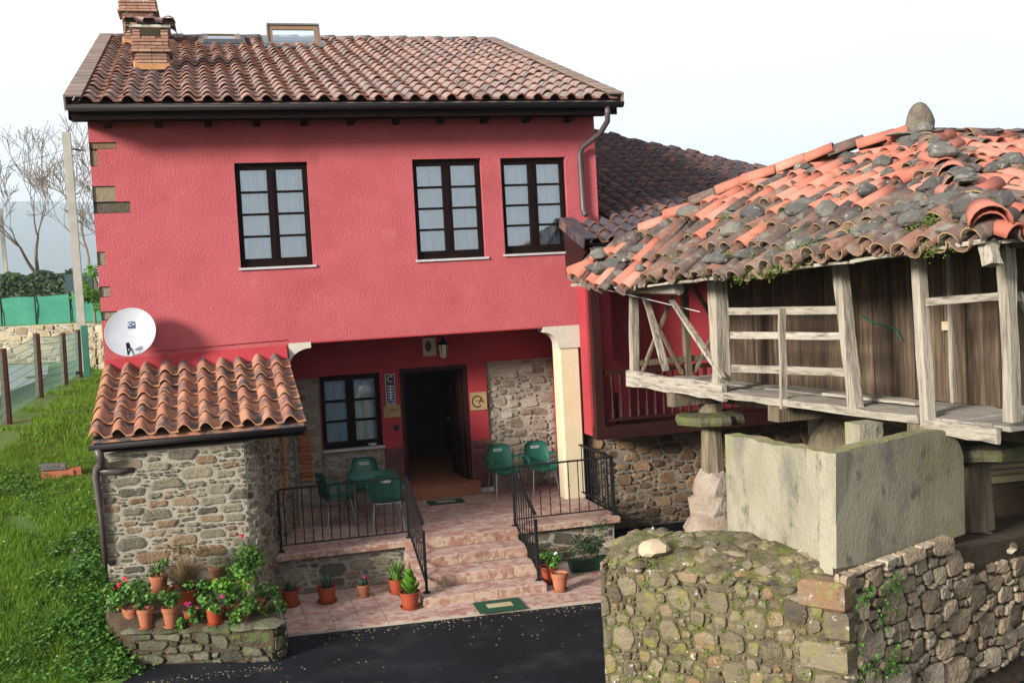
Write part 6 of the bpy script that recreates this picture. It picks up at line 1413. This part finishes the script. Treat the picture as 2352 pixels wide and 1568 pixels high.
# far retaining wall, net fence, hedge
DW = 40
wa, wb = at(-260, 832, DW+2), at(175, 830, DW); wa.z = 2.2; wb.z = 2.2
far = thing('retaining_wall', tuple((wa+wb)/2), 'pale stone retaining wall below the green net fence', 'wall')
uw = V((wb.x-wa.x, wb.y-wa.y, 0)); lw_ = uw.length; uw.normalize(); nw = V((uw.y, -uw.x, 0)); hw = at(100, 746, DW).z-2.2
wc = at(240, 815, 33); w2 = V((wc.x, wc.y, 2.2))
MB().prism([(wa.x, wa.y), (wb.x, wb.y), (w2.x, w2.y), (w2.x+.8, w2.y+.3), (wb.x+.8, wb.y+1), (wa.x, wa.y+2)], 2.0, 2.2+hw).build('core', mortar, far)
masonry(far, (wa.x, wa.y, 2.2), uw, lw_, hw, nw, .42, .24, st_far, 81, gap=.04, proud=.04)
u2 = V((w2.x-wb.x, w2.y-wb.y, 0)); l2 = u2.length; u2.normalize(); masonry(far, (wb.x, wb.y, 2.2), u2, l2, hw, V((u2.y, -u2.x, 0)), .42, .24, st_far, 82, gap=.04, proud=.04)
lz = 2.2+hw
lw2 = MB().prism([(wa.x-uw.x*12-nw.x*.3, wa.y-uw.y*12-nw.y*.3), (wb.x-nw.x*.3, wb.y-nw.y*.3), (w2.x+.4, w2.y+.2), (wb.x+4, wb.y+60), (wa.x-12, wa.y+60)], lz-.3, lz+.02).build('upper_lawn', ground_m); lw2['kind'] = 'structure'
nf = thing('net_fence', tuple(at(100, 740, 41)), 'green shade net fence on thin posts above the retaining wall', 'fence')
na, nb = at(-300, 742, 43), at(245, 735, 41); na.z = nb.z = lz; ht = at(100, 680, 41.5).z-lz
m = MB(); vs = []
for j in range(4):
    for i in range(41):
        p = na.lerp(nb, i/40); vs.append((p.x+.03*math.sin(i*1.1+j), p.y+.06*math.sin(i*1.7+j*1.3), lz+ht*j/3+.02*math.sin(i*.8)*(j == 3)))
m.add(vs, [(j*41+i, j*41+i+1, (j+1)*41+i+1, (j+1)*41+i) for j in range(3) for i in range(40)]).build('net', net_m, nf, smooth=True)
for k in range(8):
    p = na.lerp(nb, k/7); MB().tube([(p.x, p.y-.06, lz-.2), (p.x, p.y-.06, lz+ht+.12)], .03, 6).build('post', iron, nf)
hz = at(0, 632, 46).z; rgh = random.Random(9)
hg = thing('hedge', tuple(at(90, 660, 46)), 'clipped dark green hedge behind the net fence', 'hedge')
ha, hb = at(-280, 680, 47), at(188, 680, 45.5)
def hf():
    k = rgh.random(); p = ha.lerp(hb, k); return V((p.x, p.y+rgh.uniform(-.7, .5), lz+(hz-lz+.1*math.sin(k*40))*rgh.random()**.55)), V((0, -.8, .5))
MB().beam(V((ha.x, ha.y+.2, lz+(hz-lz)*.45)), V((hb.x-.3, hb.y+.2, lz+(hz-lz)*.45)), .9, (hz-lz)*.85).build('core', leaf_dark, hg)
soup('foliage', *grow(9000, hf, .17, rgh, .7, .3), leaf_dark, hg)
fp = thing('fence_panel', tuple(at(155, 655, 45)), 'dark solid fence panel at the end of the hedge', 'fence')
pa, pb3 = at(152, 672, 45), at(215, 668, 44); MB().beam(V((pa.x, pa.y, (lz+hz)/2-.05)), V((pb3.x, pb3.y, (lz+hz)/2-.05)), .06, (hz-lz)*.9).build('panel', mat('dark_teal_panel', [(0, (.012, .03, .035)), (1, (.02, .05, .055))], 3, 4, 0, .7), fp)
# evergreen shrub beside the house
sp = at(215, 690, 36); sp.z = lz
shr = thing('citrus_tree', tuple(sp), 'small yellow green evergreen tree at the house corner', 'tree')
MB().tube([sp, sp+V((0, 0, .6)), sp+V((.05, 0, 1.0))], [.05, .04, .03], 6).build('trunk', bark_m, shr)
cs2 = [ball(sp+V((RN.uniform(-.45, .5), RN.uniform(-.4, .4), RN.uniform(.5, 1.9))), .32, .32, .28, RN, .3) for _ in range(9)]
soup('crown', *grow(1500, lambda: RN.choice(cs2)(), .11, RN, .6, .3), leaf_lime, shr)
# bare trees
def bare_tree(base, H_, seed, label, lean=(0, 0), spread=.55, r0=.16, depth=7):
    rng = random.Random(seed); t = thing('bare_tree', tuple(base), label, 'tree', 'bare winter trees'); tk = MB(); tw = MB()
    def grow_(p, d, ln, r, lv):
        pts = [p]; rs = [r]; q = p.copy(); dd = d.copy(); n = 4
        for k in range(n):
            dd = (dd+V((rng.uniform(-.16, .16), rng.uniform(-.16, .16), rng.uniform(-.02, .13)))).normalized(); q = q+dd*(ln/n); pts.append(q.copy()); rs.append(max(.013, r*(1-.4*(k+1)/n)))
        (tk if lv < 2 else tw).tube(pts, rs, 7 if lv < 2 else (5 if lv < 4 else 3), cap=False)
        if lv >= depth: return
        nb_ = rng.choice((2, 3, 3)) if lv < 4 else rng.choice((2, 2, 3))
        for k in range(nb_):
            an = rng.uniform(0, 6.28); sp_ = spread*rng.uniform(.55, 1.3); o = dd.orthogonal().normalized(); o = Matrix.Rotation(an, 3, dd) @ o
            nd = (dd*math.cos(sp_)+o*math.sin(sp_)); nd.z += .08; f_ = rng.choice((1, .75, .55)) if k else 1
            i_ = len(pts)-1 if f_ == 1 else (3 if f_ == .75 else 2)
            grow_(pts[i_], nd.normalized(), ln*rng.uniform(.66, .9), rs[i_]*rng.uniform(.6, .8), lv+1)
    base = V(base); grow_(base, V((lean[0], lean[1], 1)).normalized(), H_*.17, r0, 0)
    tk.build('trunk', bark_m, t); tw.build('branches', bark_m, t)
    return t
tb0 = at(128, 632, 52); tb0.z = lz
bare_tree(tb0, 13.0, 4, 'spreading bare winter tree behind the hedge, between the two poles', (-.3, 0), .58, .26)
tb1 = at(-40, 640, 60); tb1.z = lz; bare_tree(tb1, 11.5, 11, 'bare winter tree behind the thin pole', (.1, 0), .5, .18, 6)
tb2 = at(235, 640, 48); tb2.z = lz; bare_tree(tb2, 14.0, 23, 'bare winter tree mostly hidden by the red house', (-.3, 0), .6, .2, 7)
# poles
def pole(xb, yb, xt, yt, d, r0, r1, label):
    b, tpt = at(xb, yb, d), at(xt, yt, d); t = thing('utility_pole', tuple(b), label, 'pole')
    MB().beam(b-V((0, 0, .5)), tpt, r0*2, r1*2, (1, 0, 0)).build('shaft', pole_m, t)
    return t, tpt
pt, pTop = pole(197, 858, 152, 305, 34, .13, .12, 'tall square concrete utility pole left of the house')
MB().tube([pTop+V((.1, 0, -.5)), pTop+V((.45, 0, -.55))], .025, 5).build('insulator_arm', iron, pt)
MB().tube([pTop+V((.4, 0, -.55)), pTop+V((2.5, -5, -1.3)), V((-1.5, 20, 8.2))], .008, 3).build('cable', iron, pt)
MB().tube([pTop+V((0, 0, -.5)), pTop+V((-6, 8, -1.0))], .008, 3).build('cable', iron, pt)
gt, g2 = pole(14, 622, 0, 480, 60, .12, .10, 'thin weathered pole beside the bare tree')
pk = tops[3][0]; MB().beam(onz(202, 872, 2.2), onz(202, 872, 2.2)+V((0, 0, 1.5)), .16, .16).build('guard', mat('teal_guard', [(0, (.02, .14, .10)), (1, (.03, .19, .14))], 4, 4, 0, .6), pt)
# hill
hl = MB(); n = 40; vs = []
for j in range(7):
    for i in range(n+1):
        x = -7800+12600*i/n; f_ = j/6; y = 4500+2700*f_
        hgt = 3*(205*math.exp(-((x+1140)/1560)**2)+12*math.sin(i*.9)+9*math.sin(i*2.3+j)+30)*math.sin(f_*math.pi/2)
        vs.append((x, y, hgt-60))
hl.add(vs, [(j*(n+1)+i, j*(n+1)+i+1, (j+1)*(n+1)+i+1, (j+1)*(n+1)+i) for j in range(6) for i in range(n)])
ho = hl.build('hill', hill_m, smooth=True); ho['kind'] = 'structure'
fg = MB().add([(-8000, 110, 4.5), (8000, 110, 4.5), (8000, 7300, -30), (-8000, 7300, -30)], [(0, 1, 2, 3)]).build('far_ground', ground_m); fg['kind'] = 'structure'
hzb = MB().box(-8100, 8100, -60, 7440, -70, 690).build('haze', None); hzb.data.materials.clear(); hzb['kind'] = 'stuff'
hm = bpy.data.materials.new('haze_air'); hm.use_nodes = True; hm.node_tree.nodes.clear(); ho_ = hm.node_tree.nodes.new('ShaderNodeOutputMaterial'); pv = hm.node_tree.nodes.new('ShaderNodeVolumePrincipled')
pv.inputs['Color'].default_value = (.70, .84, 1, 1); pv.inputs['Density'].default_value = .0002; hm.node_tree.links.new(pv.outputs[0], ho_.inputs['Volume']); hzb.data.materials.append(hm)
print('objects', len(bpy.data.objects), 'tris', sum(len(m.polygons) for m in bpy.data.meshes))
